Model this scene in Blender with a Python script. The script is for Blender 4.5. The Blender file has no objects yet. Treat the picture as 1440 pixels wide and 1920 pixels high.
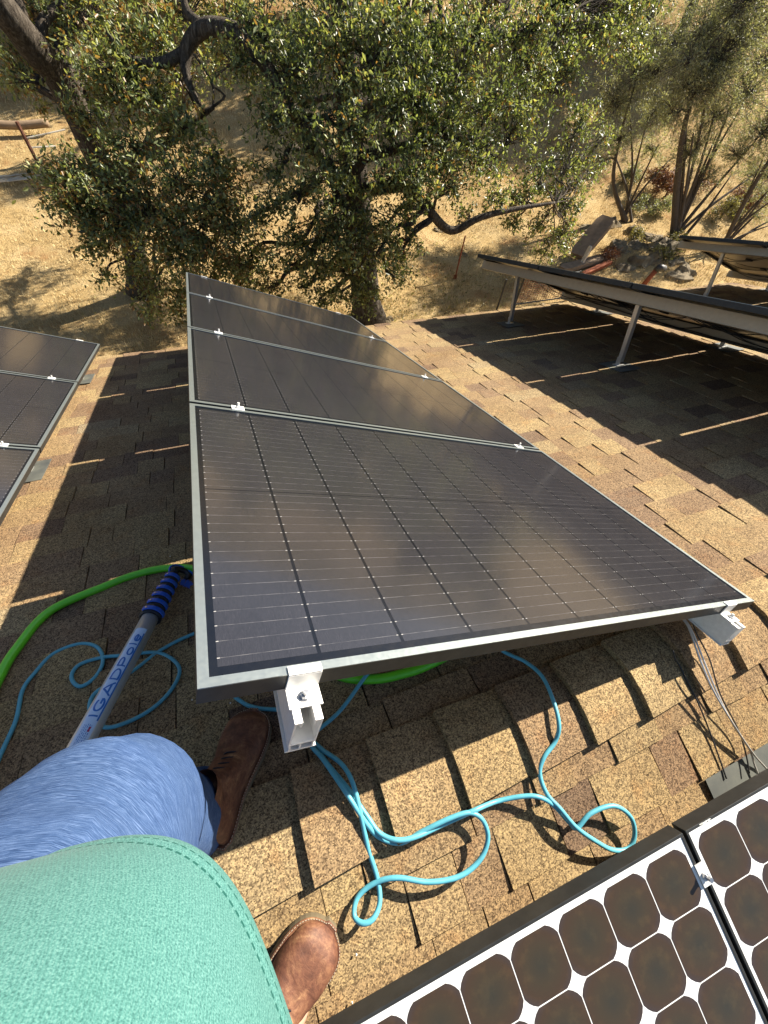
import bpy, math, random
import numpy as np
from mathutils import Vector, Matrix, noise
random.seed(7)
RNG = np.random.default_rng(7)
scene = bpy.context.scene
COL = scene.collection

# ------------------------------------------------------------------ camera
# camera axes in world space (x = along the roof ridge, y = horizontally away from the ridge, z = up)
CR = Vector((0.93140091, -0.35130503, 0.09527394))      # right
CD = Vector((-0.23766241, -0.78518707, -0.57183725))    # down
CF = Vector((0.27569717, 0.5099667, -0.81481595))       # forward
FPX = 760.0                                             # focal length for a 1440 px wide picture
cam = bpy.data.cameras.new('camera')
cam.sensor_fit = 'HORIZONTAL'; cam.sensor_width = 36.0; cam.lens = 36.0 * FPX / 1440.0
cam.clip_start = 0.01; cam.clip_end = 1500
camo = bpy.data.objects.new('camera', cam); COL.objects.link(camo)
camo.matrix_world = Matrix(((CR.x, -CD.x, -CF.x, 0), (CR.y, -CD.y, -CF.y, 0), (CR.z, -CD.z, -CF.z, 0), (0, 0, 0, 1)))
scene.camera = camo
scene.render.resolution_x = 768; scene.render.resolution_y = 1024

# ------------------------------------------------------------------ sky, sun, exposure
SUN = Vector((0.88, 0.216, 0.664)).normalized()
world = bpy.data.worlds.new('World'); scene.world = world; world.use_nodes = True
wn = world.node_tree; wn.nodes.clear()
sky = wn.nodes.new('ShaderNodeTexSky'); sky.sky_type = 'NISHITA'; sky.sun_disc = False
sky.sun_elevation = math.asin(SUN.z); sky.sun_rotation = math.atan2(SUN.x, SUN.y)
bg = wn.nodes.new('ShaderNodeBackground'); bg.inputs[1].default_value = 0.05
wo = wn.nodes.new('ShaderNodeOutputWorld')
wn.links.new(sky.outputs[0], bg.inputs[0]); wn.links.new(bg.outputs[0], wo.inputs[0])
sl = bpy.data.lights.new('sun', 'SUN'); sl.energy = 5.0; sl.angle = math.radians(0.53); sl.color = (1.0, 0.915, 0.78)
so = bpy.data.objects.new('sun', sl); COL.objects.link(so)
so.rotation_euler = SUN.to_track_quat('Z', 'Y').to_euler(); so.location = SUN * 30
scene.view_settings.view_transform = 'Standard'; scene.view_settings.look = 'None'
scene.view_settings.exposure = 1.58; scene.view_settings.gamma = 1.0
scene.view_settings.use_curve_mapping = False

# ------------------------------------------------------------------ geometry of the place
S = math.radians(18); D = 1.256; TILT = math.radians(18.68)
E1 = Vector((0, math.cos(S), -math.sin(S)))     # down the far slope
NF = Vector((0, math.sin(S), math.cos(S)))      # normal of the far slope
ND = Vector((0, math.cos(S), math.sin(S)))      # up the near slope
NN = Vector((0, -math.sin(S), math.cos(S)))     # normal of the near slope
X = Vector((1, 0, 0)); Z = Vector((0, 0, 1))
RIDGE_A = 0.38
RP = E1 * RIDGE_A - NF * D                      # a point of the ridge
EAVE_A = 4.97; RX0, RX1 = -7.0, 8.08; NB = -5.0

def ray(p): return (CR * (p[0] - 720) + CD * (p[1] - 960) + CF * FPX)
def proj(w):
    d = w.dot(CF)
    if d < 1e-4: return (-9999, -9999, d)
    return (720 + FPX * w.dot(CR) / d, 960 + FPX * w.dot(CD) / d, d)
def far(a, x, h=0.0): return E1 * a + X * x - NF * (D - h)
def near(b, x, h=0.0): return RP + ND * b + X * x + NN * h
def hit(p, h=0.0):
    r = ray(p)
    o = far(0, 0, h); w = r * (NF.dot(o) / NF.dot(r))
    if (w - o).dot(E1) >= RIDGE_A: return w
    o = RP + NN * h; return r * (NN.dot(o) / NN.dot(r))
def at(px, py, y):
    r = ray((px, py)); return r * (y / r.y)
def ground(x, y):
    t = 0.22 * x + 0.975 * y - 13.0
    rise = 0.35 * (t + math.sqrt(t * t + 9)) * 0.5
    n = noise.noise(Vector((x * .12, y * .12, 3))) * .5 + noise.noise(Vector((x * .5, y * .5, 9))) * .10
    k = min(1, max(0, (math.hypot(x, y) - 6) / 8))
    return -5.0 + rise + n * (0.15 + .85 * k)
def gat(px, py):
    r = ray((px, py)).normalized(); t = 3.0
    while t < 300:
        w = r * t
        if w.z < ground(w.x, w.y): break
        t += 0.05 + t * .004
    return Vector((w.x, w.y, ground(w.x, w.y)))
def height_to(base, py):
    lo, hi = 0, 12
    for _ in range(30):
        m = (lo + hi) / 2
        if proj(base + Z * m)[1] > py: lo = m
        else: hi = m
    return lo

# ------------------------------------------------------------------ node helpers
class NT:
    def __init__(s, name):
        s.m = bpy.data.materials.new(name); s.m.use_nodes = True
        s.t = s.m.node_tree; s.t.nodes.clear()
        s.out = s.t.nodes.new('ShaderNodeOutputMaterial')
        s.b = s.t.nodes.new('ShaderNodeBsdfPrincipled')
        s.t.links.new(s.b.outputs[0], s.out.inputs[0])
        s.tc = s.t.nodes.new('ShaderNodeTexCoord')
        s.pos = s.t.nodes.new('ShaderNodeNewGeometry').outputs['Position']
    def set(s, **k):
        for a, v in k.items():
            s.put(s.b.inputs[a.replace('_', ' ')], v)
        return s
    def put(s, i, v):
        if hasattr(v, 'is_linked') or isinstance(v, bpy.types.NodeSocket): s.t.links.new(v, i)
        else:
            if isinstance(v, (tuple, list)) and len(v) == 3 and i.type == 'RGBA': v = (*v, 1)
            i.default_value = v
    def n(s, typ, **k):
        nd = s.t.nodes.new(typ)
        for a, v in k.items():
            if a.startswith('i_'):
                key = a[2:]; key = int(key) if key.isdigit() else key.replace('_', ' ')
                s.put(nd.inputs[key], v)
            else: setattr(nd, a, v)
        return nd
    def noise(s, scale, detail=3, rough=.55, vec=None, dist=0):
        return s.n('ShaderNodeTexNoise', i_Scale=scale, i_Detail=detail, i_Roughness=rough, i_Distortion=dist, i_Vector=vec or s.pos).outputs['Fac']
    def vor(s, scale, vec=None, out='Color'):
        return s.n('ShaderNodeTexVoronoi', i_Scale=scale, i_Vector=vec or s.pos).outputs[out]
    def math(s, op, a, b=0.0, c=None):
        nd = s.n('ShaderNodeMath', operation=op); s.put(nd.inputs[0], a); s.put(nd.inputs[1], b)
        if c is not None: s.put(nd.inputs[2], c)
        return nd.outputs[0]
    def mix(s, f, a, b, mode='MIX'):
        nd = s.n('ShaderNodeMix', data_type='RGBA', blend_type=mode)
        s.put(nd.inputs[0], f); s.put(nd.inputs[6], a); s.put(nd.inputs[7], b); return nd.outputs[2]
    def ramp(s, f, stops, interp='LINEAR'):
        nd = s.n('ShaderNodeValToRGB'); s.put(nd.inputs[0], f); cr = nd.color_ramp; cr.interpolation = interp
        while len(cr.elements) < len(stops): cr.elements.new(.5)
        for e, (p, c) in zip(cr.elements, stops):
            e.position = p; e.color = (*c, 1) if len(c) == 3 else c
        return nd.outputs[0]
    def sep(s, v): return s.n('ShaderNodeSeparateXYZ', i_0=v).outputs
    def scale(s, v, sc):
        return s.n('ShaderNodeMapping', i_Vector=v, i_Scale=sc).outputs[0]
    def attr(s, name): return s.n('ShaderNodeAttribute', attribute_name=name).outputs['Fac']
    def bump(s, h, strength=.5, dist=.002):
        s.put(s.b.inputs['Normal'], s.n('ShaderNodeBump', i_Strength=strength, i_Distance=dist, i_Height=h).outputs[0]); return s
    def sh(s, f, lo, hi):
        nd = s.n('ShaderNodeMapRange', i_0=f, i_1=lo, i_2=hi); return nd.outputs[0]

MAT = {}
def simple(name, col, rough=.6, metal=0.0, nscale=40, var=.25, spec=.5, bump=0):
    k = NT(name)
    f = k.noise(nscale, 5)
    c = k.mix(f, tuple(v * (1 - var) for v in col), tuple(min(1, v * (1 + var)) for v in col))
    k.set(Base_Color=c, Roughness=k.math('MULTIPLY_ADD', k.noise(nscale * 2.3), .2, rough - .1), Metallic=metal, Specular_IOR_Level=spec)
    if bump: k.bump(f, bump, .003)
    MAT[name] = k.m; return k

# shingles: mineral granules over a tone given per shingle
k = NT('asphalt_shingle_granules')
tone = k.attr('tone')
base = k.ramp(tone, [(0, (.115, .082, .062)), (.25, (.205, .142, .096)), (.5, (.265, .19, .112)), (.75, (.315, .24, .132)), (1, (.26, .21, .143))])
gr = k.sep(k.vor(330))[0]; gr2 = k.sep(k.vor(170))[1]
g = k.math('MULTIPLY_ADD', gr, .72, k.math('MULTIPLY', gr2, .28))
gc = k.ramp(g, [(0, (.16, .14, .13)), (.3, (.55, .52, .48)), (.55, (1.0, .97, .90)), (1, (1.75, 1.7, 1.45))])
c = k.mix(1.0, base, gc, 'MULTIPLY')
c = k.mix(k.sh(k.noise(2.2, 4), .35, .75), c, k.mix(1.0, c, (.72, .66, .62), 'MULTIPLY'))
c = k.mix(k.sh(k.noise(14, 3), .55, .8), c, k.mix(1.0, c, (1.04, .90, .80), 'MULTIPLY'))
k.set(Base_Color=c, Roughness=.9, Specular_IOR_Level=.15).bump(g, .8, .0022); MAT['shingle'] = k.m

# dry grass ground
k = NT('dry_grass_ground')
c = k.ramp(k.noise(1.3, 8, .65), [(.25, (.36, .25, .12)), (.45, (.55, .41, .20)), (.62, (.64, .50, .27)), (.8, (.46, .33, .16))])
n2 = k.noise(38, 6, .75, k.scale(k.pos, (1, 1, 1)))
c = k.mix(k.sh(n2, .3, .75), k.mix(1, c, (.36, .29, .23), 'MULTIPLY'), c)
c = k.mix(k.sh(k.noise(.9, 7, .7), .54, .7), c, (.27, .15, .065))
v = k.vor(45, None, 'Distance')
c = k.mix(k.sh(v, .5, .1), c, k.mix(1, c, (1.25, 1.25, 1.2), 'MULTIPLY'))
k.set(Base_Color=c, Roughness=1.0, Specular_IOR_Level=.05).bump(n2, 1.0, .03); MAT['ground'] = k.m

k = NT('dry_grass_blade')
k.set(Base_Color=k.ramp(k.attr('tone'), [(0, (.30, .20, .09)), (.5, (.56, .43, .21)), (1, (.74, .62, .36))]), Roughness=.8, Specular_IOR_Level=.2); MAT['grass'] = k.m

def leafmat(name, stops, trans=.3, rough=.42, spec=.5):
    k = NT(name)
    c = k.ramp(k.attr('tone'), stops)
    c = k.mix(k.sh(k.noise(1.1, 3), .3, .7), c, k.mix(1, c, (.72, .8, .75), 'MULTIPLY'))
    k.set(Base_Color=c, Roughness=rough, Specular_IOR_Level=spec)
    tr = k.n('ShaderNodeBsdfTranslucent', i_0=k.mix(1, c, (1.4, 1.35, .6), 'MULTIPLY'))
    ms = k.n('ShaderNodeMixShader', i_0=trans); k.t.links.new(k.b.outputs[0], ms.inputs[1]); k.t.links.new(tr.outputs[0], ms.inputs[2])
    k.t.links.new(ms.outputs[0], k.out.inputs[0]); MAT[name] = k.m
leafmat('oak_leaf', [(0, (.030, .042, .018)), (.4, (.12, .15, .058)), (.8, (.30, .33, .15)), (.96, (.42, .40, .16)), (1, (.28, .16, .06))], .40)
leafmat('olive_leaf', [(0, (.12, .125, .07)), (.5, (.26, .265, .165)), (1, (.42, .41, .28))], .4, .5)
leafmat('brown_leaf', [(0, (.06, .05, .022)), (.5, (.20, .18, .07)), (1, (.36, .32, .13))], .4, .5)
leafmat('red_leaf', [(0, (.10, .035, .02)), (.6, (.22, .08, .045)), (1, (.3, .16, .07))], .25, .6)
k = NT('oak_bark')
v = k.scale(k.pos, (1, 1, .22))
f = k.noise(26, 6, .7, v, 1.2)
k.set(Base_Color=k.ramp(f, [(.3, (.022, .018, .015)), (.5, (.085, .07, .055)), (.7, (.19, .165, .135))]), Roughness=.95, Specular_IOR_Level=.1).bump(f, 1, .05); MAT['bark'] = k.m
simple('grey_twig', (.065, .052, .042), .9, 0, 20, .5)
simple('rock', (.17, .135, .085), .95, 0, 9, .8, .2, 1)
simple('weathered_wood', (.24, .17, .11), .9, 0, 9, .5, .2, .8)
simple('pale_branch', (.50, .46, .38), .9, 0, 9, .3)
simple('rust', (.24, .07, .03), .85, 0, 25, .5, .2, .4)
simple('old_rust', (.13, .06, .04), .9, 0, 25, .5, .2)
simple('grey_pipe', (.30, .28, .24), .7, 0, 25, .3)
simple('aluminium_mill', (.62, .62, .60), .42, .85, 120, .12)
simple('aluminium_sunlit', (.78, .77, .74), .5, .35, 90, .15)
simple('rail_warm_bounce', (.42, .36, .27), .5, .45, 30, .15)  # plain aluminium with warm ground bounce put into its colour
simple('bolt_steel', (.55, .55, .55), .3, .9)
simple('frame_lip_sheen', (.30, .335, .33), .34, .75, 60, .12, .5)  # lip of the black frame, sky sheen and sun glint put into the colour
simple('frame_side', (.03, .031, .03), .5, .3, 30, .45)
simple('backsheet_white', (.80, .81, .79), .30, 0, 30, .03)
simple('backsheet_under', (.32, .28, .20), .35, .0, 4, .3)
simple('black_cable', (.018, .018, .018), .5)
simple('green_hose', (.13, .60, .02), .35, 0, 50, .15, .6)
simple('blue_cord', (.09, .34, .42), .42, 0, 45, .28, .4)
simple('grip_blue', (.01, .09, .50), .4, 0, 50, .15)
simple('grip_black', (.008, .008, .014), .45)
simple('pole_silver', (.72, .78, .86), .34, .6, 200, .06)
simple('decal_blue', (.015, .15, .52), .4, 0, 50, .1)
simple('decal_pale', (.48, .66, .90), .4, 0, 50, .06)
simple('decal_red', (.4, .03, .10), .4)
simple('wall_stucco', (.5, .45, .37), .95, 0, 30, .1)
simple('fascia_wood', (.20, .13, .08), .8)
simple('splash_white', (.72, .72, .66), .8, 0, 60, .1)
simple('skin', (.45, .26, .18), .5, 0, 30, .1)
simple('hair', (.07, .045, .03), .7)
simple('sole_rubber', (.12, .095, .055), .8, 0, 60, .3)
simple('stitch_pale', (.42, .36, .26), .8)

k = NT('flashing_metal')
k.set(Base_Color=k.ramp(k.noise(9, 5), [(.3, (.05, .055, .055)), (.6, (.10, .105, .09)), (.8, (.22, .2, .12))]), Roughness=.7); MAT['flashing'] = k.m

# leather
k = NT('worn_leather')
oc = k.tc.outputs['Object']
f = k.noise(24, 7, .75, oc, .4); w1 = k.noise(60, 5, .7, k.scale(oc, (.6, 1.3, 1)), .5)
c = k.ramp(f, [(.3, (.07, .028, .016)), (.48, (.13, .052, .028)), (.6, (.21, .10, .05)), (.7, (.38, .23, .11))])
c = k.mix(k.sh(w1, .55, .35), c, k.mix(1, c, (.65, .6, .6), 'MULTIPLY'))
k.set(Base_Color=c, Roughness=.62, Specular_IOR_Level=.35).bump(k.math('ADD', w1, k.math('MULTIPLY', f, .4)), .4, .003); MAT['leather'] = k.m

# teal knit shirt
k = NT('teal_knit')
uv = k.n('ShaderNodeUVMap').outputs[0]; u = k.sep(uv)
rib = k.math('SINE', k.math('MULTIPLY', k.math('ADD', u[0], k.math('MULTIPLY', u[1], .55)), 2300.0))
f = k.noise(850, 2, .6, k.tc.outputs['Object'])
c = k.ramp(f, [(.3, (.030, .095, .090)), (.5, (.060, .165, .152)), (.72, (.12, .25, .232))])
c = k.mix(k.sh(k.noise(9, 4, .6, k.tc.outputs['Object']), .4, .7), c, k.mix(1, c, (.85, .95, .9), 'MULTIPLY'))
c = k.mix(k.math('MULTIPLY', k.sh(rib, .2, 1.0), .28), c, (.09, .25, .225))
hem = k.math('ADD', k.math('COMPARE', u[1], .028, .0014), k.math('COMPARE', u[1], .019, .0008))
dash = k.math('GREATER_THAN', k.math('SINE', k.math('MULTIPLY', u[0], 900.0)), -.4)
c = k.mix(k.math('MINIMUM', k.math('MULTIPLY', hem, dash), .9), c, (.006, .06, .05))
hb = k.math('SUBTRACT', 0.0, k.math('COMPARE', u[1], .028, .003))
k.set(Base_Color=c, Roughness=.85, Specular_IOR_Level=.05, Sheen_Weight=.06).bump(k.math('ADD', k.math('MULTIPLY', rib, .05), hb), .4, .0015); MAT['teal'] = k.m

# heathered blue trousers
k = NT('heather_blue_cloth')
oc = k.tc.outputs['Object']
f = k.noise(1, 4, .65, k.scale(k.n('ShaderNodeUVMap').outputs[0], (50, 800, 1)), 1.6)
f2 = k.noise(7, 4, .6, oc)
c = k.ramp(f, [(.30, (.018, .038, .10)), (.5, (.052, .095, .20)), (.72, (.15, .22, .38))])
c = k.mix(k.sh(f2, .3, .7), c, k.mix(1, c, (.7, .75, .85), 'MULTIPLY'))
k.set(Base_Color=c, Roughness=.8, Specular_IOR_Level=.05).bump(k.math('ADD', f, k.math('MULTIPLY', f2, 2)), .4, .003); MAT['denim'] = k.m

# shingled black solar cell: busbar wires every 33 mm with forked ends at the column gaps (panel space)
PITCH_Y = 1.045 / 32
def cellmat(name, base, dusty, wires=True):
    k = NT(name)
    o = k.sep(k.tc.outputs['Object'])
    dust = k.noise(6, 5, .6, k.tc.outputs['Object'])
    fine = k.noise(900, 1, .5, k.scale(k.tc.outputs['Object'], (1, .12, 1)))
    c = k.mix(k.sh(dust, .3, .75), base, dusty)
    c = k.mix(k.math('MULTIPLY', fine, .5 if wires else 0.0), c, (.050, .047, .056))
    if wires:
        fy = k.math('FRACT', k.math('ADD', k.math('DIVIDE', k.math('SUBTRACT', o[1], .034), PITCH_Y), 50.0))
        dy = k.math('MULTIPLY', k.math('ABSOLUTE', k.math('SUBTRACT', fy, .5)), PITCH_Y)
        fx = k.math('FRACT', k.math('ADD', k.math('DIVIDE', k.math('SUBTRACT', o[0], .026), .167), 50.0))
        ex = k.math('MULTIPLY', k.math('SUBTRACT', .5, k.math('ABSOLUTE', k.math('SUBTRACT', fx, .5))), .167)
        wire = k.math('LESS_THAN', dy, .00045)
        brk = k.sh(k.noise(45, 2, .5, k.tc.outputs['Object']), .35, .6)
        fork = k.math('MULTIPLY', k.math('LESS_THAN', dy, .0009), k.math('LESS_THAN', ex, .0075))
        dark = k.math('MULTIPLY', k.math('LESS_THAN', k.math('ADD', dy, ex), .0075), k.math('GREATER_THAN', fy, .5))
        c = k.mix(k.math('MULTIPLY', dark, .9), c, (.006, .006, .010))
        c = k.mix(k.math('MULTIPLY', wire, k.math('MULTIPLY_ADD', brk, .30, .06)), c, (.26, .25, .25))
        c = k.mix(k.math('MULTIPLY', fork, .6), c, (.45, .44, .42))
    k.set(Base_Color=c, Roughness=k.math('MULTIPLY_ADD', dust, .05, .13), Specular_IOR_Level=.6 if wires else .35, Coat_Weight=.4 if wires else .3, Coat_Roughness=.10)
    if not wires:
        oo = k.tc.outputs['Object']; rad = k.n('ShaderNodeVectorMath', operation='LENGTH', i_0=oo).outputs['Value']
        c = k.ramp(k.math('DIVIDE', rad, .08), [(.05, (.030, .027, .018)), (.45, (.040, .030, .017)), (.75, (.044, .028, .016)), (.95, (.040, .030, .028))])
        c = k.mix(k.sh(k.noise(35, 4, .6), .5, .8), c, k.mix(1, c, (1.5, 1.4, 1.2), 'MULTIPLY'))
        fing = k.math('LESS_THAN', k.math('ABSOLUTE', k.math('SUBTRACT', k.math('FRACT', k.math('MULTIPLY', k.sep(oo)[0], 450.0)), .5)), .08)
        c = k.mix(k.math('MULTIPLY', fing, .25), c, (.09, .07, .05)); k.set(Base_Color=c, Roughness=.22)
    MAT[name] = k.m
cellmat('black_cell', (.010, .0105, .012), (.016, .016, .018))
cellmat('brown_cell', (.050, .032, .014), (.075, .052, .026), False)
simple('panel_backing', (.004, .005, .008), .22, 0, 30, .2)

# ------------------------------------------------------------------ mesh helpers
class MB:
    def __init__(s): s.v = []; s.f = []; s.t = []; s.mi = []; s.uv = None
    def add(s, vs, fs, tone=0.5, mi=0):
        o = len(s.v); s.v += [Vector(p) for p in vs]
        s.f += [tuple(i + o for i in f) for f in fs]; s.t += [tone] * len(fs); s.mi += [mi] * len(fs); return s
    def box(s, o, ax, ay, az, tone=.5, mi=0):   # o = corner, three edge vectors
        o = Vector(o); P = [o, o + ax, o + ax + ay, o + ay]; P += [p + az for p in P]
        return s.add(P, [(3, 2, 1, 0), (4, 5, 6, 7), (0, 1, 5, 4), (1, 2, 6, 5), (2, 3, 7, 6), (3, 0, 4, 7)], tone, mi)
    def cbox(s, c, ax, ay, az, tone=.5, mi=0): return s.box(Vector(c) - (ax + ay + az) / 2, ax, ay, az, tone, mi)
    def tube(s, pts, r, n=8, tone=.5, cap=True, mi=0):
        pts = [Vector(p) for p in pts]; N = len(pts)
        rs = r if isinstance(r, (list, tuple)) else [r] * N
        prev = None; vs = []
        for i, p in enumerate(pts):
            t = (pts[min(i + 1, N - 1)] - pts[max(i - 1, 0)])
            t = t.normalized() if t.length > 1e-9 else Z
            if prev is None: a = t.orthogonal().normalized()
            else:
                a = prev - t * prev.dot(t)
                a = a.normalized() if a.length > 1e-6 else t.orthogonal().normalized()
            prev = a; b = t.cross(a)
            for j in range(n):
                q = 2 * math.pi * j / n; vs.append(p + (a * math.cos(q) + b * math.sin(q)) * rs[i])
        fs = [(i * n + j, i * n + (j + 1) % n, (i + 1) * n + (j + 1) % n, (i + 1) * n + j) for i in range(N - 1) for j in range(n)]
        if cap: fs += [tuple(range(n - 1, -1, -1)), tuple((N - 1) * n + j for j in range(n))]
        return s.add(vs, fs, tone, mi)
    def loft(s, rings, cap=True, tone=.5, mi=0):
        n = len(rings[0]); N = len(rings); vs = [p for r in rings for p in r]
        fs = [(i * n + j, i * n + (j + 1) % n, (i + 1) * n + (j + 1) % n, (i + 1) * n + j) for i in range(N - 1) for j in range(n)]
        if cap: fs += [tuple(range(n - 1, -1, -1)), tuple((N - 1) * n + j for j in range(n))]
        return s.add(vs, fs, tone, mi)
    def build(s, name, mats, parent=None, smooth=False, local=False, bevel=0, **props):
        if not isinstance(mats, (list, tuple)): mats = [mats]
        me = bpy.data.meshes.new(name)
        vs = s.v
        if parent is not None and not local:
            inv = ROOTM[parent.name].inverted(); vs = [inv @ p for p in vs]
        me.from_pydata([tuple(p) for p in vs], [], s.f)
        for m in mats: me.materials.append(MAT[m])
        if len(mats) > 1: me.polygons.foreach_set('material_index', s.mi)
        if len(set(s.t)) > 1 or s.t and s.t[0] != .5:
            a = me.attributes.new('tone', 'FLOAT', 'FACE'); a.data.foreach_set('value', s.t)
        if s.uv:
            ul = me.uv_layers.new(name='UVMap'); arr = np.array([s.uv[l.vertex_index] for l in me.loops], dtype=np.float32)
            ul.data.foreach_set('uv', arr.ravel())
        if smooth: me.polygons.foreach_set('use_smooth', [True] * len(me.polygons))
        me.update()
        o = bpy.data.objects.new(name, me); COL.objects.link(o)
        if parent is not None:
            o.parent = parent; ROOTM[o.name] = ROOTM[parent.name]
        else: ROOTM[o.name] = Matrix.Identity(4)
        if bevel:
            b = o.modifiers.new('bevel', 'BEVEL'); b.width = bevel; b.segments = 2; b.limit_method = 'ANGLE'
        for kk, vv in props.items(): o[kk] = vv
        return o
ROOTM = {}
def thing(name, label, cat, loc=(0, 0, 0), mat=None, group=None):
    o = bpy.data.objects.new(name, None); COL.objects.link(o)
    m = mat if mat is not None else Matrix.Translation(Vector(loc))
    o.matrix_world = m; o.matrix_basis = m; o.empty_display_size = .1
    ROOTM[o.name] = m.copy(); o['label'] = label; o['category'] = cat
    if group: o['group'] = group
    return o
def copy_tree(root, mat, label, group=None):
    r = root.copy(); COL.objects.link(r); r.matrix_basis = mat; r['label'] = label
    ROOTM[r.name] = mat.copy()
    if group: r['group'] = group
    for ch in list(root.children):
        c = ch.copy(); COL.objects.link(c); c.parent = r; ROOTM[c.name] = mat
        for gch in ch.children:
            d = gch.copy(); COL.objects.link(d); d.parent = c; ROOTM[d.name] = mat
    return r
def frame_matrix(o, x, y, z):
    return Matrix(((x.x, y.x, z.x, o.x), (x.y, y.y, z.y, o.y), (x.z, y.z, z.z, o.z), (0, 0, 0, 1)))
def spline(pts, step=6):
    P = [Vector(p) for p in pts]; P = [P[0] * 2 - P[1]] + P + [P[-1] * 2 - P[-2]]; out = []
    for i in range(1, len(P) - 2):
        a, b, c, d = P[i - 1:i + 3]
        for q in range(step):
            t = q / step
            out.append(.5 * ((2 * b) + (c - a) * t + (2 * a - 5 * b + 4 * c - d) * t * t + (3 * b - a - 3 * c + d) * t ** 3))
    out.append(P[-2]); return out
rnd = random.uniform

# ------------------------------------------------------------------ ground
def axis(lo, hi, fine0, fine1, fstep, cstep):
    a = list(np.arange(fine0, fine1, fstep)); v = fine0; st = fstep; L = []
    while v > lo: st = min(st * 1.25, cstep); v -= st; L.append(v)
    v = fine1; st = fstep; R_ = []
    while v < hi: R_.append(v); st = min(st * 1.25, cstep); v += st
    return L[::-1] + a + R_
xs = axis(-250, 400, -8, 24, .3, 14); ys = axis(-60, 450, 4, 30, .3, 14)
g = MB(); vs = [(x, y, ground(x, y)) for y in ys for x in xs]; W = len(xs)
g.add(vs, [(j * W + i, j * W + i + 1, (j + 1) * W + i + 1, (j + 1) * W + i) for j in range(len(ys) - 1) for i in range(W - 1)])
g.build('ground', 'ground', smooth=True, kind='structure')

# ------------------------------------------------------------------ house
house = thing('house', 'house under a brown asphalt shingle roof that carries the solar panels', 'house', (0, 0, -5))
deck = MB()
DT = .05
def slab(P, thick, mb, nrm):
    mb.add([p for p in P] + [p - nrm * thick for p in P], [(0, 1, 2, 3), (7, 6, 5, 4), (0, 4, 5, 1), (1, 5, 6, 2), (2, 6, 7, 3), (3, 7, 4, 0)])
slab([far(RIDGE_A, RX0, -.006), far(RIDGE_A, RX1, -.006), far(EAVE_A, RX1, -.006), far(EAVE_A, RX0, -.006)][::-1], DT, deck, NF)
slab([near(0, RX0, -.006), near(0, RX1, -.006), near(NB, RX1, -.006), near(NB, RX0, -.006)], DT, deck, NN)
roof = deck.build('roof', 'shingle', house, label='brown and tan laminated shingle roof with two slopes')
wl = MB(); ey = far(EAVE_A - .45, 0).y; ny = near(NB + .45, 0).y; zt = far(EAVE_A - .45, 0).z - .08
wl.box((RX0 + .4, ey - .15, -5.3), X * (RX1 - RX0 - .8), Vector((0, .15, 0)), Z * (zt + 5.3))
wl.box((RX0 + .4, ny, -5.3), X * (RX1 - RX0 - .8), Vector((0, .15, 0)), Z * (zt + 5.3))
for x in (RX0 + .4, RX1 - .55):
    P = [Vector((x, ny + .16, -5.3)), Vector((x, ey - .16, -5.3)), Vector((x, ey - .16, zt)), Vector((x, RP.y, RP.z - .1)), Vector((x, ny + .16, zt))]
    Q = [p + X * .15 for p in P]
    wl.add(P + Q, [(0, 1, 2, 3, 4), (9, 8, 7, 6, 5)] + [(i, (i + 1) % 5, (i + 1) % 5 + 5, i + 5) for i in range(5)])
wl.build('wall', 'wall_stucco', house)
fa = MB()
fa.box(far(EAVE_A + .003, RX0, -.03), X * (RX1 - RX0), Vector((0, .025, 0)), Z * -.14)
fa.build('fascia', 'fascia_wood', house)
fa = MB()
fa.box(far(RIDGE_A, RX1 + .003, -.02), E1 * (EAVE_A - RIDGE_A), X * .02, NF * -.14)
fa.build('bargeboard', 'fascia_wood', house)

# shingles: every tab its own piece
def poly_in(x, y, P):
    c = False; j = len(P) - 1
    for i in range(len(P)):
        if (P[i][1] > y) != (P[j][1] > y) and x < (P[j][0] - P[i][0]) * (y - P[i][1]) / (P[j][1] - P[i][1]) + P[i][0]: c = not c
        j = i
    return c
HIDE = [[(350, 512), (700, 632), (1415, 1127), (1300, 1170), (380, 1310)], [(0, 1480), (395, 1385), (385, 1610), (545, 1920), (0, 1920)],
        [(640, 1920), (1440, 1440), (1440, 1920)], [(0, 610), (185, 643), (0, 985)]]
pieces = []
EXP = .1467
def tabs(fn, rows, start, sgn, xr):
    # fn(coord, x, h); sgn = direction of downslope in coord
    for r in range(rows):
        c0 = start + sgn * EXP * r            # upper visible edge
        c1 = c0 + sgn * EXP                   # butt edge
        x = xr[0] + rnd(0, .2)
        hi = random.random() < .5
        while x < xr[1]:
            w = rnd(.12, .32) if hi else rnd(.10, .26)
            w = min(w, xr[1] - x)
            gap = rnd(.002, .006)
            t1 = .0125 if hi else .0065
            t1 += rnd(-.001, .0015)
            t0 = .003
            ex = .012
            j = rnd(-.002, .002)
            A = [fn(c0 - sgn * ex, x, 0), fn(c0 - sgn * ex, x + w - gap, 0), fn(c1 + j, x + w - gap, 0), fn(c1 - j, x, 0)]
            B = [fn(c0 - sgn * ex, x, t0 - .001), fn(c0 - sgn * ex, x + w - gap, t0 - .001), fn(c1 + j, x + w - gap, t1), fn(c1 - j, x, t1 + rnd(0, .0015))]
            tone = min(1, max(0.01, random.gauss(.55 if hi else .44, .17)))
            cen = fn((c0 + c1) / 2, x + w / 2, .005); p = proj(cen)
            vis = p[2] > 0 and -20 < p[0] < 1460 and -20 < p[1] < 1940 and not any(poly_in(p[0], p[1], H) for H in HIDE)
            dd = cen.length; fac = abs((NF if sgn > 0 else NN).dot(cen)) / dd
            pieces.append((w * fac / dd ** 2 if vis else -1.0 / dd, A + B, tone))
            x += w; hi = not hi
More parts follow.
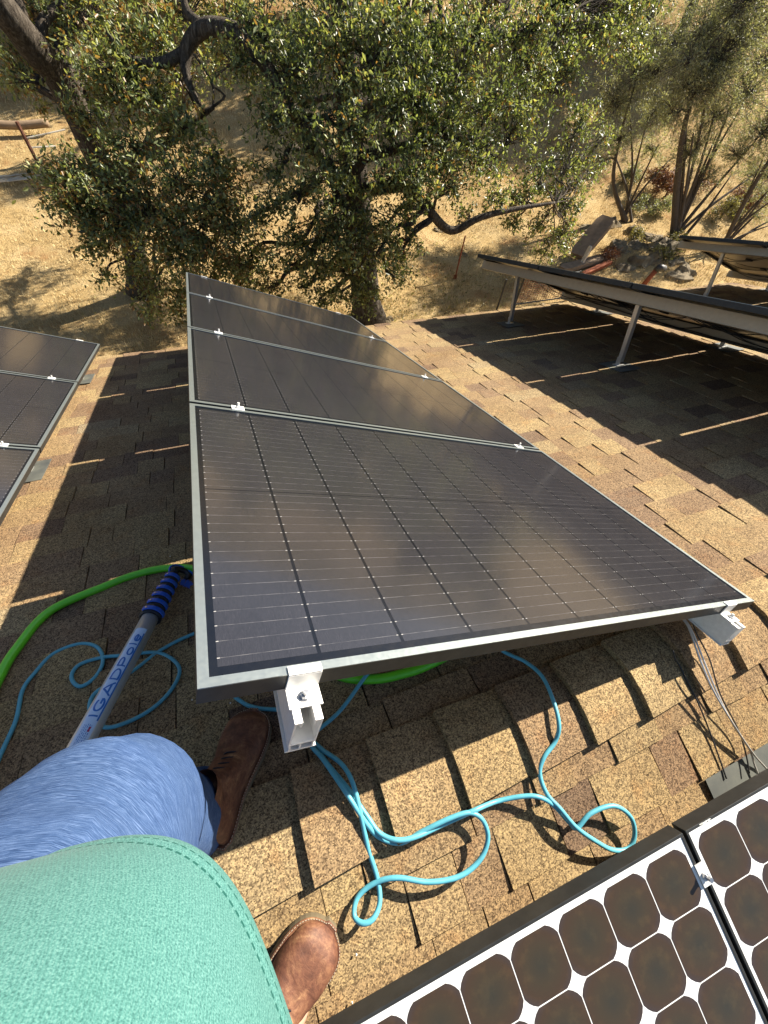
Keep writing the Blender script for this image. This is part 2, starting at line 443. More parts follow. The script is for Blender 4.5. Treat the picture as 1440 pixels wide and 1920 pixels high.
tabs(lambda c, x, h: far(min(c, EAVE_A), x, h), int((EAVE_A - RIDGE_A - .07) / EXP) + 1, RIDGE_A + .075, 1, (RX0, RX1))
tabs(lambda c, x, h: near(c, x, h), 30, -.051, -1, (RX0, RX1))
pieces.sort(key=lambda q: -q[0])
FC = [(3, 2, 1, 0), (4, 5, 6, 7), (0, 1, 5, 4), (1, 2, 6, 5), (2, 3, 7, 6), (3, 0, 4, 7)]
FCN = FC
rest = MB()
NCAP = 14
for i, (s_, P, tone) in enumerate(pieces):
    if i < 285: MB().add(P, FC, tone).build('shingle', 'shingle', roof)
    else: rest.add(P, FC, tone)
rest.build('shingle_field', 'shingle', roof, kind='stuff')
# ridge caps, each folded over the ridge, thick end towards the left
CE = .2155; capx = -.10 - CE * 2
def cap(x, w, tone, lift):
    m = MB(); prof = []
    half = .122
    for q in range(-6, 7):
        u_ = q / 6
        s_ = u_ * half
        if s_ < 0: p = near(s_, 0, 0)
        else: p = far(RIDGE_A + s_, 0, 0)
        nrm = (NN * (1 - (u_ + 1) / 2) + NF * ((u_ + 1) / 2)).normalized()
        rd = -.010 * math.exp(-(u_ / .25) ** 2)
        prof.append((p, nrm, rd))
    top = []; bot = []
    for (xx, hh) in ((x, .031 + lift), (x + w * .5, .022 + lift * .4), (x + w, .0125)):
        top.append([p + X * xx + n_ * (hh + r_ + .001) for p, n_, r_ in prof]); bot.append([p + X * xx + n_ * (.002 + r_ * .5) for p, n_, r_ in prof])
    n = len(prof); vs = [v_ for row in top for v_ in row] + [v_ for row in bot for v_ in row]
    o = 3 * n; fs = []
    for a in range(2):
        for b in range(n - 1):
            fs.append((a * n + b, (a + 1) * n + b, (a + 1) * n + b + 1, a * n + b + 1))
    for b in range(n - 1): fs.append((b, b + 1, o + b + 1, o + b)); fs.append((2 * n + b + 1, 2 * n + b, o + 2 * n + b, o + 2 * n + b + 1))
    for a in range(2):
        fs.append((a * n, o + a * n, o + (a + 1) * n, (a + 1) * n)); fs.append((a * n + n - 1, (a + 1) * n + n - 1, o + (a + 1) * n + n - 1, o + a * n + n - 1))
    m.add(vs, fs, tone); return m
x = capx; i = 0; capf = MB()
while x < 2.3:
    cap(x, CE + .01, [.62, .8, .45, .58, .72, .4][i % 6] + rnd(-.05, .05), rnd(0, .006)).build('ridge_shingle', 'shingle', roof)
    x += CE; i += 1
while x < RX1 - .1:
    m_ = cap(x, CE + .01, rnd(.3, .8), rnd(0, .005)); capf.add(m_.v, m_.f, m_.t[0]); x += CE
x = capx - CE
while x > RX0:
    m_ = cap(x, CE + .01, rnd(.3, .8), rnd(0, .005)); capf.add(m_.v, m_.f, m_.t[0]); x -= CE
capf.build('ridge_shingle_row', 'shingle', roof, kind='stuff')

# ------------------------------------------------------------------ tilted solar arrays on the far slope
QX = Vector((math.cos(TILT), 0, 0)) - NF * math.sin(TILT)           # down the panel, to the right
QZ = NF * math.cos(TILT) + X * math.sin(TILT)                        # panel normal
def apt(off, drop, a, q, h=0):                                       # point of an array
    return E1 * a + QX * q - QZ * (.5769 - h) + X * off - NF * drop
Q0, Q1 = .036, 1.756; PL = Q1 - Q0
AE = [.384 + 1.13 * i for i in range(4)]; PW = 1.112; GAP = .018
LIP = .0165; FH = .038
LX, LY, LZ = Vector((1, 0, 0)), Vector((0, 1, 0)), Vector((0, 0, 1))
def make_panel():
    r = thing('solar_panel', '', 'solar panel')
    f = MB()   # frame in panel space: x along the long side, y along the short one
    for (o, ax, ay) in (((0, 0), PL, LIP), ((0, PW - LIP), PL, LIP)):
        f.box((o[0], o[1], -.0022), LX * ax, LY * ay, LZ * .0022)
    for x0 in (0, PL - LIP): f.box((x0, LIP, -.0022), LX * LIP, LY * (PW - 2 * LIP), LZ * .0022)
    f.build('frame_lip', 'frame_lip_sheen', r, local=True, label='grey sheen on the narrow top lip of the frame')
    s = MB(); w = .002
    s.box((0, 0, -FH), LX * PL, LY * w, LZ * (FH - .0023)); s.box((0, PW - w, -FH), LX * PL, LY * w, LZ * (FH - .0023))
    s.box((0, w, -FH), LX * w, LY * (PW - 2 * w), LZ * (FH - .0023)); s.box((PL - w, w, -FH), LX * w, LY * (PW - 2 * w), LZ * (FH - .0023))
    for yy in (w, PW - w - .028): s.box((w, yy, -FH), LX * (PL - 2 * w), LY * .028, LZ * .0018)
    for xx in (w, PL - w - .028): s.box((xx, w + .0285, -FH), LX * .028, LY * (PW - 2 * w - .057), LZ * .0018)
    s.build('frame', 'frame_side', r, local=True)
    lam = MB(); lam.box((.0025, .0025, -.0075), LX * (PL - .005), LY * (PW - .005), LZ * .0045)
    lm = lam.build('laminate', 'panel_backing', r, local=True)
    bk = MB(); bk.box((.003, .003, -.0082), LX * (PL - .006), LY * (PW - .006), LZ * .0004); bk.build('backsheet', 'backsheet_under', r, local=True)
    jb = MB()
    for xx in (.4, .86, 1.3): jb.box((xx - .04, PW / 2 - .03, -.026), LX * .08, LY * .06, LZ * .017)
    jb.build('junction_box', 'black_cable', r, local=True)
    proto = None
    cw = .167; g2 = .0068; m = .034
    half = (PW - 2 * m - .003) / 2
    for i in range(10):
        for j in range(2):
            c = MB(); x0 = .026 + cw * i + g2 / 2; y0 = m + j * (half + .003)
            c.add([(x0, y0, -.00275), (x0 + cw - g2, y0, -.00275), (x0 + cw - g2, y0 + half, -.00275), (x0, y0 + half, -.00275)], [(0, 1, 2, 3)])
            c.build('cell', 'black_cell', lm, local=True)
    return r
panel0 = make_panel(); used = [False]
def put_panel(off, drop, i, label, group):
    m = frame_matrix(apt(off, drop, AE[i], Q0), QX, E1, QZ)
    if not used[0]:
        used[0] = True; panel0.matrix_basis = m; panel0['label'] = label; panel0['group'] = group; return panel0
    return copy_tree(panel0, m, label, group)
MAIN, LEFT, RIGHT, RIGHT2 = (0, 0), (-2.587, 0), (3.25, .02), (6.50, -.03)
GRP = 'black solar panels of the tilted rows'
NEARW = ['nearest black panel', 'second black panel', 'third black panel', 'farthest black panel']
for i in range(4):
    put_panel(*MAIN, i, ['nearest black panel of the middle row, two silver clamps on its front edge', 'second black panel from the front of the middle row, behind the first clamp joint',
        'third black panel of the middle row, brown and green reflections on it', 'last black panel of the middle row, next to the oak trunk and the eave'][i], GRP)
for i in range(1, 4):
    put_panel(*LEFT, i, ['', 'bluish black panel at the left picture edge, nearest in the left row', 'black panel in the middle of the left row, between two clamp joints', 'last black panel of the left row, beside the dry yard'][i], GRP)
for i in range(4):
    put_panel(*RIGHT, i, ['nearest panel of the edge-on row, at the right picture border', 'second panel from the front in the edge-on row on the right',
        'third panel of the edge-on row, above a rack leg', 'last panel of the edge-on row, high over the roof edge'][i], GRP)
for i in range(4):
    put_panel(*RIGHT2, i, ['nearest panel of the farthest row on the right', 'second panel of the farthest row on the right', 'third panel of the farthest row on the right', 'last panel of the farthest row, below the leaning trees'][i], GRP)

RW, RH = .046, .082
def rail_profile(mb, P, ax, ux, uy, length, detail):
    # ux across, uy up (towards the panel), extruded along ax; P = middle of the top face
    def wall(x0, x1, y0, y1): mb.box(P + ux * x0 + uy * y0, ux * (x1 - x0), ax * length, uy * (y1 - y0))
    h = RW / 2; t = .003
    wall(-h, -h + t, -RH + .016, 0); wall(h - t, h, -RH + .016, 0)
    wall(-h + t, -h + .013, -.0045, 0); wall(h - .013, h - t, -.0045, 0)
    wall(-h + .0095, -h + .013, -.012, -.0046); wall(h - .013, h - .0095, -.012, -.0046)
    wall(-h + t, h - t, -RH + .018, -RH + .021)
    wall(-h + .002, -h + .005, -RH + .003, -RH + .0159); wall(h - .005, h - .002, -RH + .003, -RH + .0159)
    wall(-.004, -.001, -RH + .003, -RH + .0179); wall(-h - .003, h + .003, -RH, -RH + .0029)
def hexnut(mb, c, n, r=.0075, h=.006, bolt=.0042, bl=.011):
    a = n.orthogonal().normalized(); b = n.cross(a)
    ring = [c + (a * math.cos(q * math.pi / 3) + b * math.sin(q * math.pi / 3)) * r for q in range(6)]
    mb.add(ring + [p + n * h for p in ring], [(5, 4, 3, 2, 1, 0), (6, 7, 8, 9, 10, 11)] + [(i, (i + 1) % 6, (i + 1) % 6 + 6, i + 6) for i in range(6)])
    mb.tube([c + n * h * .9, c + n * bl], bolt, 8)
RQ = (.196, 1.595)
def make_rack(arr, label, a_from, rail_mat, legs=(1.02, 2.66, 4.30)):
    off, drop = arr
    t = thing('mounting_rack', label, 'solar mounting rack', mat=Matrix.Translation(far(2.66, off + .8)), group='tilt racks under the solar rows')
    a_end = AE[3] + PW + .05
    for qi, q in enumerate(RQ):
        r = MB(); a0 = a_from - .062
        rail_profile(r, apt(off, drop, a0, q, -FH - .0005), E1, QX, QZ, a_end - a0, True)
        r.build('rail', rail_mat, t)
        for a in legs:
            if a < a_from: continue
            top = apt(off, drop, a, q + RW / 2 + .006, -FH - .03)
            # foot of the leg: straight down the roof normal
            h = (top + NF * D).dot(NF)
            foot = top - NF * (h - .016)
            lg = MB()
            if qi == 0:
                lg.box(foot - E1 * .019 + NF * .03, E1 * .038, X * .004, NF * (h - .05)); lg.box(foot - E1 * .019 + X * .0045 + NF * .03, E1 * .004, X * .03, NF * (h - .05)); lg.box(foot + E1 * .015 + X * .0045 + NF * .03, E1 * .004, X * .03, NF * (h - .05))
            else:
                lg.box(foot - E1 * .019, E1 * .038, X * .006, NF * (h + .01))
            lg.build('leg', 'aluminium_mill', t)
            ft = MB(); ft.box(foot - E1 * .03 - X * .035, E1 * .06, X * .08, NF * .006); ft.box(foot - E1 * .021 - X * .008 + NF * .0065, E1 * .042, X * .006, NF * .06)
            hexnut(ft, foot - X * .02 + NF * .006, NF)
            ft.build('foot', 'aluminium_mill', t)
            fl = MB(); fl.box(foot - E1 * .15 - X * .12 - NF * .003, E1 * .25, X * .24, NF * .002)
            fl.build('flashing', 'flashing', t)
            bt = MB(); hexnut(bt, top + QX * .006 + QZ * .0, QX); bt.build('bolt', 'bolt_steel', t)
        # mid clamps
        for i in range(1, 4):
            ac = AE[i] - GAP / 2
            if ac < a_from: continue
            c = apt(off, drop, ac, q)
            cl = MB(); cl.box(c - QX * .022 - E1 * .019, QX * .044, E1 * .038, QZ * .0035)
            cl.box(c - QX * .022 - E1 * .0085 - QZ * .036, QX * .044, E1 * .003, QZ * .0355); cl.box(c - QX * .022 + E1 * .0055 - QZ * .036, QX * .044, E1 * .003, QZ * .0355)
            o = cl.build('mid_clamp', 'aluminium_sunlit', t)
            b = MB(); hexnut(b, c + QZ * .0036, QZ, .008, .0065, .0045, .019); b.build('bolt', 'aluminium_sunlit', o)
        # end clamps
        for (ae, sg) in ((a_from, -1), (AE[3] + PW, 1)):
            if a_from > .5 and sg < 0: continue
            ch = .056 / 2; c = apt(off, drop, ae + sg * .0006, q)
            e = MB(); d = E1 * sg
            e.box(c - QX * ch - d * .013 + QZ * .0004, QX * ch * 2, d * .0165, QZ * .0035)
            e.box(c - QX * ch + d * .0004 - QZ * (FH - .004), QX * ch * 2, d * .0034, QZ * (FH - .004))
            e.box(c - QX * ch + d * .0004 - QZ * FH, QX * ch * 2, d * .038, QZ * .0036)
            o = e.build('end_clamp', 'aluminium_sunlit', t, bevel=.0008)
            b = MB(); hexnut(b, c + d * .021 - QZ * (FH - .0038), QZ, .0085, .007, .0048, .014)
            b.build('bolt', 'bolt_steel', o)
            w_ = MB(); w_.tube([c + d * .021 - QZ * (FH - .0036), c + d * .021 - QZ * (FH - .0046)], .011, 14); w_.build('washer', 'bolt_steel', o)
    return t
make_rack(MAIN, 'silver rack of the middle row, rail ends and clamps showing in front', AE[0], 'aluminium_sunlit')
make_rack(LEFT, 'silver rack under the left row of panels beside the sunlit strip of shingles', AE[1], 'rail_warm_bounce')
make_rack(RIGHT, 'tall rack with bounce-tinted tan rail and silver legs under the edge-on row', AE[0], 'rail_warm_bounce')
make_rack(RIGHT2, 'tall rack under the farthest row on the right', AE[0], 'rail_warm_bounce')

# cables slung under the two right-hand rows
def slack(a, b, sag, n=10):
    out = []
    for i in range(n + 1):
        t = i / n; p = a.lerp(b, t) - NF * sag * 4 * t * (1 - t); out.append(p + E1 * rnd(-.01, .01) + X * rnd(-.01, .01))
    return out
for arr, lab in ((RIGHT, 'black cables hanging under the edge-on row of panels'), (RIGHT2, 'black panel cables hanging under the farthest row on the right')):
    m = MB()
    for q in (.55, 1.0, 1.45):
        for i in range(4):
            a0 = AE[i] + .1
            for _ in range(2):
                m.tube(slack(apt(*arr, a0 + rnd(-.1, .1), q + rnd(-.1, .1), -.03), apt(*arr, a0 + rnd(.7, 1.1), q + rnd(-.2, .2), -.03), rnd(.03, .12)), .0035, 5)
    for k_ in range(3): m.tube(slack(apt(*arr, .5, 1.5, -.05 - .02 * k_), apt(*arr, 4.6, 1.5, -.06), .05, 30), .004, 5)
    m.build('panel_cable', 'black_cable', label=lab, category='cable', smooth=True)

# ------------------------------------------------------------------ white-backed panels on the near slope
PO = Vector((0.28296396, -0.53136051, -1.34328824)); PU = Vector((0.9966463, 0.0033877, 0.08175984)).normalized(); PV = Vector((0.02911262, -0.94845167, -0.31558182)).normalized()
PN = PV.cross(PU).normalized() * -1
if PN.z < 0: PN = -PN
CP = .129
def pv(u, v, h=0): return PO + PU * u + PV * v + PN * h
def make_white_panel(u1, label, first):
    U0 = u1; wid = 8 * CP + .030; hei = 12 * CP + .06; V0 = -.150
    t = thing('white_solar_panel', label, 'solar panel', mat=frame_matrix(pv(U0, V0 + hei, -.046), PU, -PV, PN), group='white-backed panels with brown cells')
    f = MB(); fh = .046; lp = .0075
    f.box(pv(U0, V0, -fh), PU * wid, PV * lp, PN * fh); f.box(pv(U0, V0 + hei - lp, -fh), PU * wid, PV * lp, PN * fh)
    f.box(pv(U0, V0 + lp, -fh), PU * lp, PV * (hei - 2 * lp), PN * fh); f.box(pv(U0 + wid - lp, V0 + lp, -fh), PU * lp, PV * (hei - 2 * lp), PN * fh)
    f.build('frame', 'frame_side', t, bevel=.001)
    b = MB(); b.box(pv(U0 + lp, V0 + lp, -.006), PU * (wid - 2 * lp), PV * (hei - 2 * lp), PN * .004)
    bs = b.build('backsheet', 'backsheet_white', t)
    cs = CP - .0024; hc = cs / 2; cut = .0245
    pr = []
    for (sx, sy) in ((1, 1), (-1, 1), (-1, -1), (1, -1)):
        a = (sx * hc, sy * (hc - cut)); c_ = (sx * (hc - cut), sy * hc)
        arc = []
        for q in range(4):
            tt = q / 3; mx = a[0] * (1 - tt) + c_[0] * tt; my = a[1] * (1 - tt) + c_[1] * tt
            bulge = .0030 * 4 * tt * (1 - tt); arc.append((mx + sx * bulge * .7, my + sy * bulge * .7))
        if sx * sy < 0: arc = arc[::-1]
        pr += arc
    me = bpy.data.meshes.new('cell'); me.from_pydata([(x_, y_, 0) for x_, y_ in pr], [], [tuple(range(len(pr)))]); me.materials.append(MAT['brown_cell'])
    inv = ROOTM[t.name].inverted()
    for i in range(8):
        for j in range(12):
            c = bpy.data.objects.new('cell', me); COL.objects.link(c); c.parent = bs
            c.location = inv @ pv(U0 + .015 + CP * (i + .5), -CP + CP * (j + .5), -.0017)
    return t
make_white_panel(.532 - (8 * CP + .030), 'white-backed panel with brown cells, left of the narrow seam at lower right', True)
make_white_panel(.542, 'white-backed panel with brown cells, right of the narrow seam at lower right', False)
t = thing('panel_clamp', 'small silver clamp with a bolt in the seam between the two white-backed panels', 'clamp', pv(.537, -.055))
m = MB(); m.box(pv(.537 - .013, -.078, .0006), PU * .026, PV * .05, PN * .003); m.build('clamp_plate', 'aluminium_sunlit', t)
m = MB(); hexnut(m, pv(.537, -.05, .0036), PN, .009, .007, .0055, .02); m.build('bolt', 'bolt_steel', t)
# rails beneath, resting on feet
t = thing('flat_mounting_rail', 'low silver rails under the white-backed panels on the near slope', 'solar mounting rail', pv(0, .3, -.1))
for v_ in (-.055, 1.1):
    m = MB(); m.box(pv(-.55, v_ - .018, -.078), PU * 2.2, PV * .036, PN * .031); m.build('rail', 'rail_warm_bounce', t)
    for u_ in (-.4, .5, 1.4):
        m = MB(); p = pv(u_, v_ + .03, -.05); hh = (p - RP).dot(NN); m.box(p - X * .02 - NN * (hh - .004), X * .04, ND * .006, NN * (hh - .004)); m.build('foot', 'aluminium_mill', t)

# flashing and wires at the right
m = MB(); p0 = hit((1322, 1462), .014); p1 = hit((1440, 1392), .014)
w_ = (p1 - p0); w_.normalize()
m.box(p0, X * 1.0, ND * -.26, NN * .0015)
m.build('metal_flashing', 'flashing', label='stained dark metal flashing sheet where thin wires meet the white-backed panel', category='flashing')
wires = [([(1270, 1150, .10), (1290, 1175, .09), (1312, 1235, .07), (1335, 1290, .06), (1370, 1350, .05), (1410, 1410, .04), (1436, 1440, .03), (1470, 1480, .03)], 'aluminium_mill', 'grey wire nearest the rail, running from the middle row to the white-backed panels', .0030),
         ([(1275, 1150, .10), (1296, 1180, .08), (1320, 1240, .06), (1345, 1300, .05), (1375, 1360, .045), (1405, 1405, .035), (1415, 1435, .03), (1430, 1470, .03)], 'aluminium_mill', 'grey wire beside its twin that bends under the white-backed panel', .0028),
         ([(1290, 1140, .10), (1305, 1185, .07), (1330, 1235, .05), (1350, 1300, .04), (1385, 1370, .03), (1400, 1420, .03), (1405, 1450, .03)], 'black_cable', 'thin black wire crossing the two grey wires by the flashing', .0022),
         ([(1262, 1220, .05), (1266, 1235, .035), (1275, 1250, .02), (1292, 1285, .02), (1310, 1320, .018), (1330, 1370, .016), (1350, 1425, .018), (1362, 1460, .02)], 'black_cable', 'black wire lying on the shingles left of the grey wires', .0026)]
for pts, mt, lb, rr in wires:
    MB().tube(spline([hit((x_, y_), h_) for x_, y_, h_ in pts]), rr, 6).build('wire', mt, smooth=True, label=lb, category='wire', group='thin wires by the front right corner')

# ------------------------------------------------------------------ green hose, blue cord
gp = [(-60, 1400, .03), (-20, 1310, .022), (0, 1268, .022), (30, 1218, .022), (95, 1145, .022), (200, 1098, .018), (250, 1079, .018), (305, 1066, .018), (360, 1066, .018), (410, 1085, .018), (470, 1140, .02), (560, 1230, .02),
      (640, 1268, .02), (705, 1273, .02), (760, 1262, .02), (800, 1248, .02), (860, 1215, .02), (930, 1150, .02), (1000, 1050, .02)]
MB().tube(spline([hit((a, b), c) for a, b, c in gp], 10), .0155, 12).build('green_hose', 'green_hose', smooth=True, label='bright green garden hose curving over shaded shingles under the middle row', category='hose')
cp = [(-40, 1520), (0, 1418), (30, 1350), (42, 1295), (65, 1262), (100, 1226), (150, 1207), (183, 1214), (193, 1240), (178, 1270), (150, 1287), (134, 1270), (148, 1247), (190, 1233), (240, 1228), (290, 1223), (322, 1235), (337, 1258),
      (322, 1292), (290, 1325), (248, 1350), (202, 1364), (176, 1350), (168, 1325), (178, 1300), (212, 1278), (252, 1256), (300, 1220), (352, 1193), (400, 1180), (430, 1230), (430, 1290), (455, 1317), (485, 1328), (530, 1333), (565, 1355),
      (588, 1395), (618, 1437), (652, 1478), (688, 1530), (712, 1562), (745, 1575), (782, 1568), (832, 1545), (888, 1520), (930, 1503), (980, 1493), (1012, 1495), (1040, 1512), (1068, 1543), (1082, 1552), (1108, 1525), (1150, 1511),
      (1181, 1530), (1190, 1562), (1180, 1590), (1150, 1594), (1118, 1578), (1080, 1551), (1050, 1516), (1025, 1488), (1012, 1450), (1020, 1420), (1041, 1390), (1048, 1358), (1036, 1310), (1016, 1268), (985, 1241), (945, 1222), (900, 1190),
      (820, 1180), (720, 1230), (640, 1330), (588, 1378), (600, 1402), (640, 1432), (662, 1470), (677, 1530), (690, 1590), (707, 1645), (712, 1690), (700, 1722), (680, 1731), (664, 1716), (671, 1682), (702, 1656), (745, 1646), (805, 1654),
      (862, 1643), (900, 1612), (915, 1572), (905, 1538), (880, 1524), (842, 1535), (790, 1560), (752, 1580), (716, 1572), (690, 1548), (650, 1488), (606, 1424), (578, 1388), (540, 1300), (500, 1200)]
lift = []
for i, (a, b) in enumerate(cp):
    h = .012
    if i >= 37: h = .03 + .014 * math.sin(i * 1.1)
    if 50 <= i <= 62: h = .040 + .01 * math.sin(i)
    if b < 1300 and i > 36: h = .045
    if i > 36 and (a > 860 and b > 1505 and a < 930): h = .045
    lift.append(h)
cpts = spline([hit(p, h) for p, h in zip(cp, lift)], 7)
MB().tube(cpts, .0062, 9).build('blue_air_hose', 'blue_cord', smooth=True, label='thin light blue hose looping over the shingles in front of the array', category='hose')

# ------------------------------------------------------------------ telescopic pole
A = hit((150, 1400), .17); B = hit((326, 1078), .05)
ax = (B - A).normalized()
pole = thing('telescopic_pole', 'silver telescopic pole with blue lettering and black and blue clamps', 'pole', B)
P0 = A - ax * .55; PR = .0275
Lp = (B - P0).length; CB = (hit((290, 1172), .055) - P0).dot(ax)
m = MB(); m.tube([P0, P0 + ax * CB], PR, 28); m.build('tube', 'pole_silver', pole, smooth=True)
m = MB(); m.tube([P0 + ax * CB, P0 + ax * (Lp + .02)], .014, 14); m.build('inner_tube', 'grip_black', pole, smooth=True)
upv = (-(P0 + B) / 2); upv = (upv - ax * upv.dot(ax)).normalized()       # towards the person looking down on it
sd = ax.cross(upv).normalized()
ncl = 6
for i in range(ncl):
    s0 = CB - .008 + i * (Lp - CB) / ncl; rr = .0385 - .0019 * i
    c0 = P0 + ax * s0
    m = MB(); st = (Lp - CB) / ncl
    m.tube([c0, c0 + ax * .004, c0 + ax * (st * .93), c0 + ax * (st * .97)], [rr * .86, rr * .97, rr * .93, rr * .8], 16)
    o = m.build('clamp_body', 'grip_black', pole, smooth=False)
    m = MB(); ring = []
    for (tt, r2) in ((.14, rr + .0015), (.2, rr + .0045), (.55, rr + .0045), (.62, rr + .001)):
        row = []
        for q in range(9):
            an = math.radians(-62 + 124 * q / 8); row.append(c0 + ax * st * tt + (upv * math.cos(an) + sd * math.sin(an)) * r2)
        ring.append(row)
    vs = [p for r_ in ring for p in r_]; m.add(vs, [(a * 9 + b, (a + 1) * 9 + b, (a + 1) * 9 + b + 1, a * 9 + b + 1) for a in range(3) for b in range(8)])
    for e_ in (0, 8):
        m.add([ring[a][e_] for a in range(4)] + [ring[0][e_] - (upv + sd * (-1 if e_ == 0 else 1)) * .004, ring[3][e_] - (upv + sd * (-1 if e_ == 0 else 1)) * .004], [(0, 1, 2, 3, 5, 4)])
    m.build('clamp_lever', 'grip_blue', o)
    m = MB(); hexnut(m, c0 + ax * st * .33 + (upv * math.cos(.75) + sd * -math.sin(-.75) * -1) * (rr + .004), (upv * math.cos(.75) - sd * math.sin(.75)).normalized(), .0035, .002, .002, .003)
    m.build('screw', 'bolt_steel', o)
c = P0 + ax * (Lp + .012)
m = MB(); m.tube([c - sd * .004, c + ax * .012 - sd * .006 + upv * .004, c + ax * .03 + sd * .004, c + ax * .036 + sd * .03, c + ax * .018 + sd * .055, c + sd * .045 - ax * .005], [.016, .017, .013, .012, .011, .009], 10)
m.build('elbow_joint', 'grip_black', pole, smooth=True)
loop = spline([c - sd * .02 - ax * .01, c - sd * .026 + ax * .025, c - sd * .008 + ax * .05, c + sd * .03 + ax * .05, c + sd * .05 + ax * .035], 5)
m = MB(); m.tube(loop, .0045, 8); m.build('strap', 'grip_blue', pole, smooth=True)
m = MB(); c2 = c + sd * .058 - ax * .015
m.cbox(c2 + ax * .055, sd * .04, ax * .024, upv * .02); m.build('brush_block', 'grip_blue', pole, bevel=.004)
m = MB()
for i in range(60):
    p = c2 + sd * rnd(-.022, .03) + ax * rnd(-.028, -.012); m.tube([p + ax * .018, p, p - ax * .012 + sd * rnd(-.004, .004)], [.0016, .0015, .0006], 4)
m.build('brush_bristles', 'grip_blue', pole)
# lettering printed on the tube
def on_tube(u_, w_, lift_=.0004):       # u along the pole, w around it
    an = w_ / PR
    return P0 + ax * u_ + (upv * math.cos(an) + sd * math.sin(an)) * (PR + lift_)
def grid_patch(u0, u1, w0, w1, lift_, nu, nw):
    m = MB(); vs = [on_tube(u0 + (u1 - u0) * i / nu, w0 + (w1 - w0) * j / nw, lift_) for i in range(nu + 1) for j in range(nw + 1)]
    m.add(vs, [(i * (nw + 1) + j, (i + 1) * (nw + 1) + j, (i + 1) * (nw + 1) + j + 1, i * (nw + 1) + j + 1) for i in range(nu) for j in range(nw)]); return m
UB = (A - P0).dot(ax)
uT = CB - .10
m = grid_patch(UB - .05, uT + .02, -.027, .009, .0003, 24, 12); m.build('label_film', 'decal_pale', pole, smooth=True)
m = grid_patch(UB + .055, uT, .0045, .0085, .0007, 24, 3); m.build('label_stripe', 'decal_blue', pole, smooth=True)
def stroke(m, pts, wd_, lift_):
    """a printed stroke following the tube; pts in metres (u along, v up the letter)"""
    P = []
    for a, b in zip(pts, pts[1:]):
        k_ = max(1, int(math.hypot(b[0] - a[0], b[1] - a[1]) / .002))
        P += [(a[0] + (b[0] - a[0]) * q / k_, a[1] + (b[1] - a[1]) * q / k_) for q in range(k_)]
    P.append(pts[-1]); vs = []
    for i, p in enumerate(P):
        a, b = P[max(0, i - 1)], P[min(len(P) - 1, i + 1)]; dx_, dy_ = b[0] - a[0], b[1] - a[1]; l_ = math.hypot(dx_, dy_) or 1
        for s__ in (-1, 0, 1): vs.append(on_tube(p[0] - dy_ / l_ * wd_ / 2 * s__, -(p[1] + dx_ / l_ * wd_ / 2 * s__), lift_))
    m.add(vs, [(i * 3 + j, (i + 1) * 3 + j, (i + 1) * 3 + j + 1, i * 3 + j + 1) for i in range(len(P) - 1) for j in range(2)])
def arc(cx, cy, rx_, ry_, a0, a1, n_=14): return [(cx + rx_ * math.cos(math.radians(a0 + (a1 - a0) * q / n_)), cy + ry_ * math.sin(math.radians(a0 + (a1 - a0) * q / n_))) for q in range(n_ + 1)]
GL = {'I': (.35, [[(.17, 0), (.17, 1)]]), 'G': (1.0, [arc(.48, .5, .38, .44, 45, 345), [(.86, .42), (.52, .42)]]), 'A': (1.0, [[(.05, 0), (.47, 1), (.9, 0)], [(.2, .32), (.75, .32)]]),
      'D': (.95, [[(.12, .0), (.12, .96)], [(.12, .94)] + arc(.38, .5, .42, .44, 90, -90) + [(.12, .06)]]), 'P': (.85, [[(.12, 0), (.12, .96)], [(.12, .94)] + arc(.42, .68, .28, .26, 90, -90) + [(.12, .42)]]),
      'o': (.8, [arc(.38, .34, .28, .30, 0, 360)]), 'l': (.32, [[(.16, 0), (.16, 1)]]), 'e': (.75, [[(.1, .36), (.62, .36)], arc(.37, .34, .27, .30, 5, 315)])}
hgt_ = .022; tot = sum(GL[c_][0] for c_ in 'IGADPole'); u_ = UB + .058; un = (uT - .004 - u_) / tot
for ch_ in 'IGADPole':
    m = MB()
    for st_ in GL[ch_][1]: stroke(m, [(u_ + x_ * un, y_ * hgt_ - .0025) for x_, y_ in st_], .0050, .0008)
    m.build('letter', 'decal_blue', pole, smooth=True); u_ += GL[ch_][0] * un
m = MB()
for row in range(5):
    u2 = UB - .02
    while u2 < UB + .04:
        l_ = rnd(.002, .006); stroke(m, [(u2, -.001 + row * .0042), (u2 + l_, -.001 + row * .0042)], .0014, .0008); u2 += l_ + rnd(.001, .004)
m.build('fine_print', 'decal_blue', pole)
m = MB(); stroke(m, [(UB + .022, .001), (UB + .036, .001)], .004, .0010); m.build('red_mark', 'decal_red', pole)

# ------------------------------------------------------------------ person
person = thing('person', 'person in teal shirt and heather blue trousers standing before the middle row', 'person', (-.3, -.1, -1.4))
def ell(c, ax_, ay_, rx, ry, n=32, pw=2.0):
    out = []
    for j in range(n):
        q = 2 * math.pi * j / n + math.pi; cx, sy = math.cos(q), math.sin(q)
        out.append(c + ax_ * rx * math.copysign(abs(cx) ** (2 / pw), cx) + ay_ * ry * math.copysign(abs(sy) ** (2 / pw), sy))
    return out
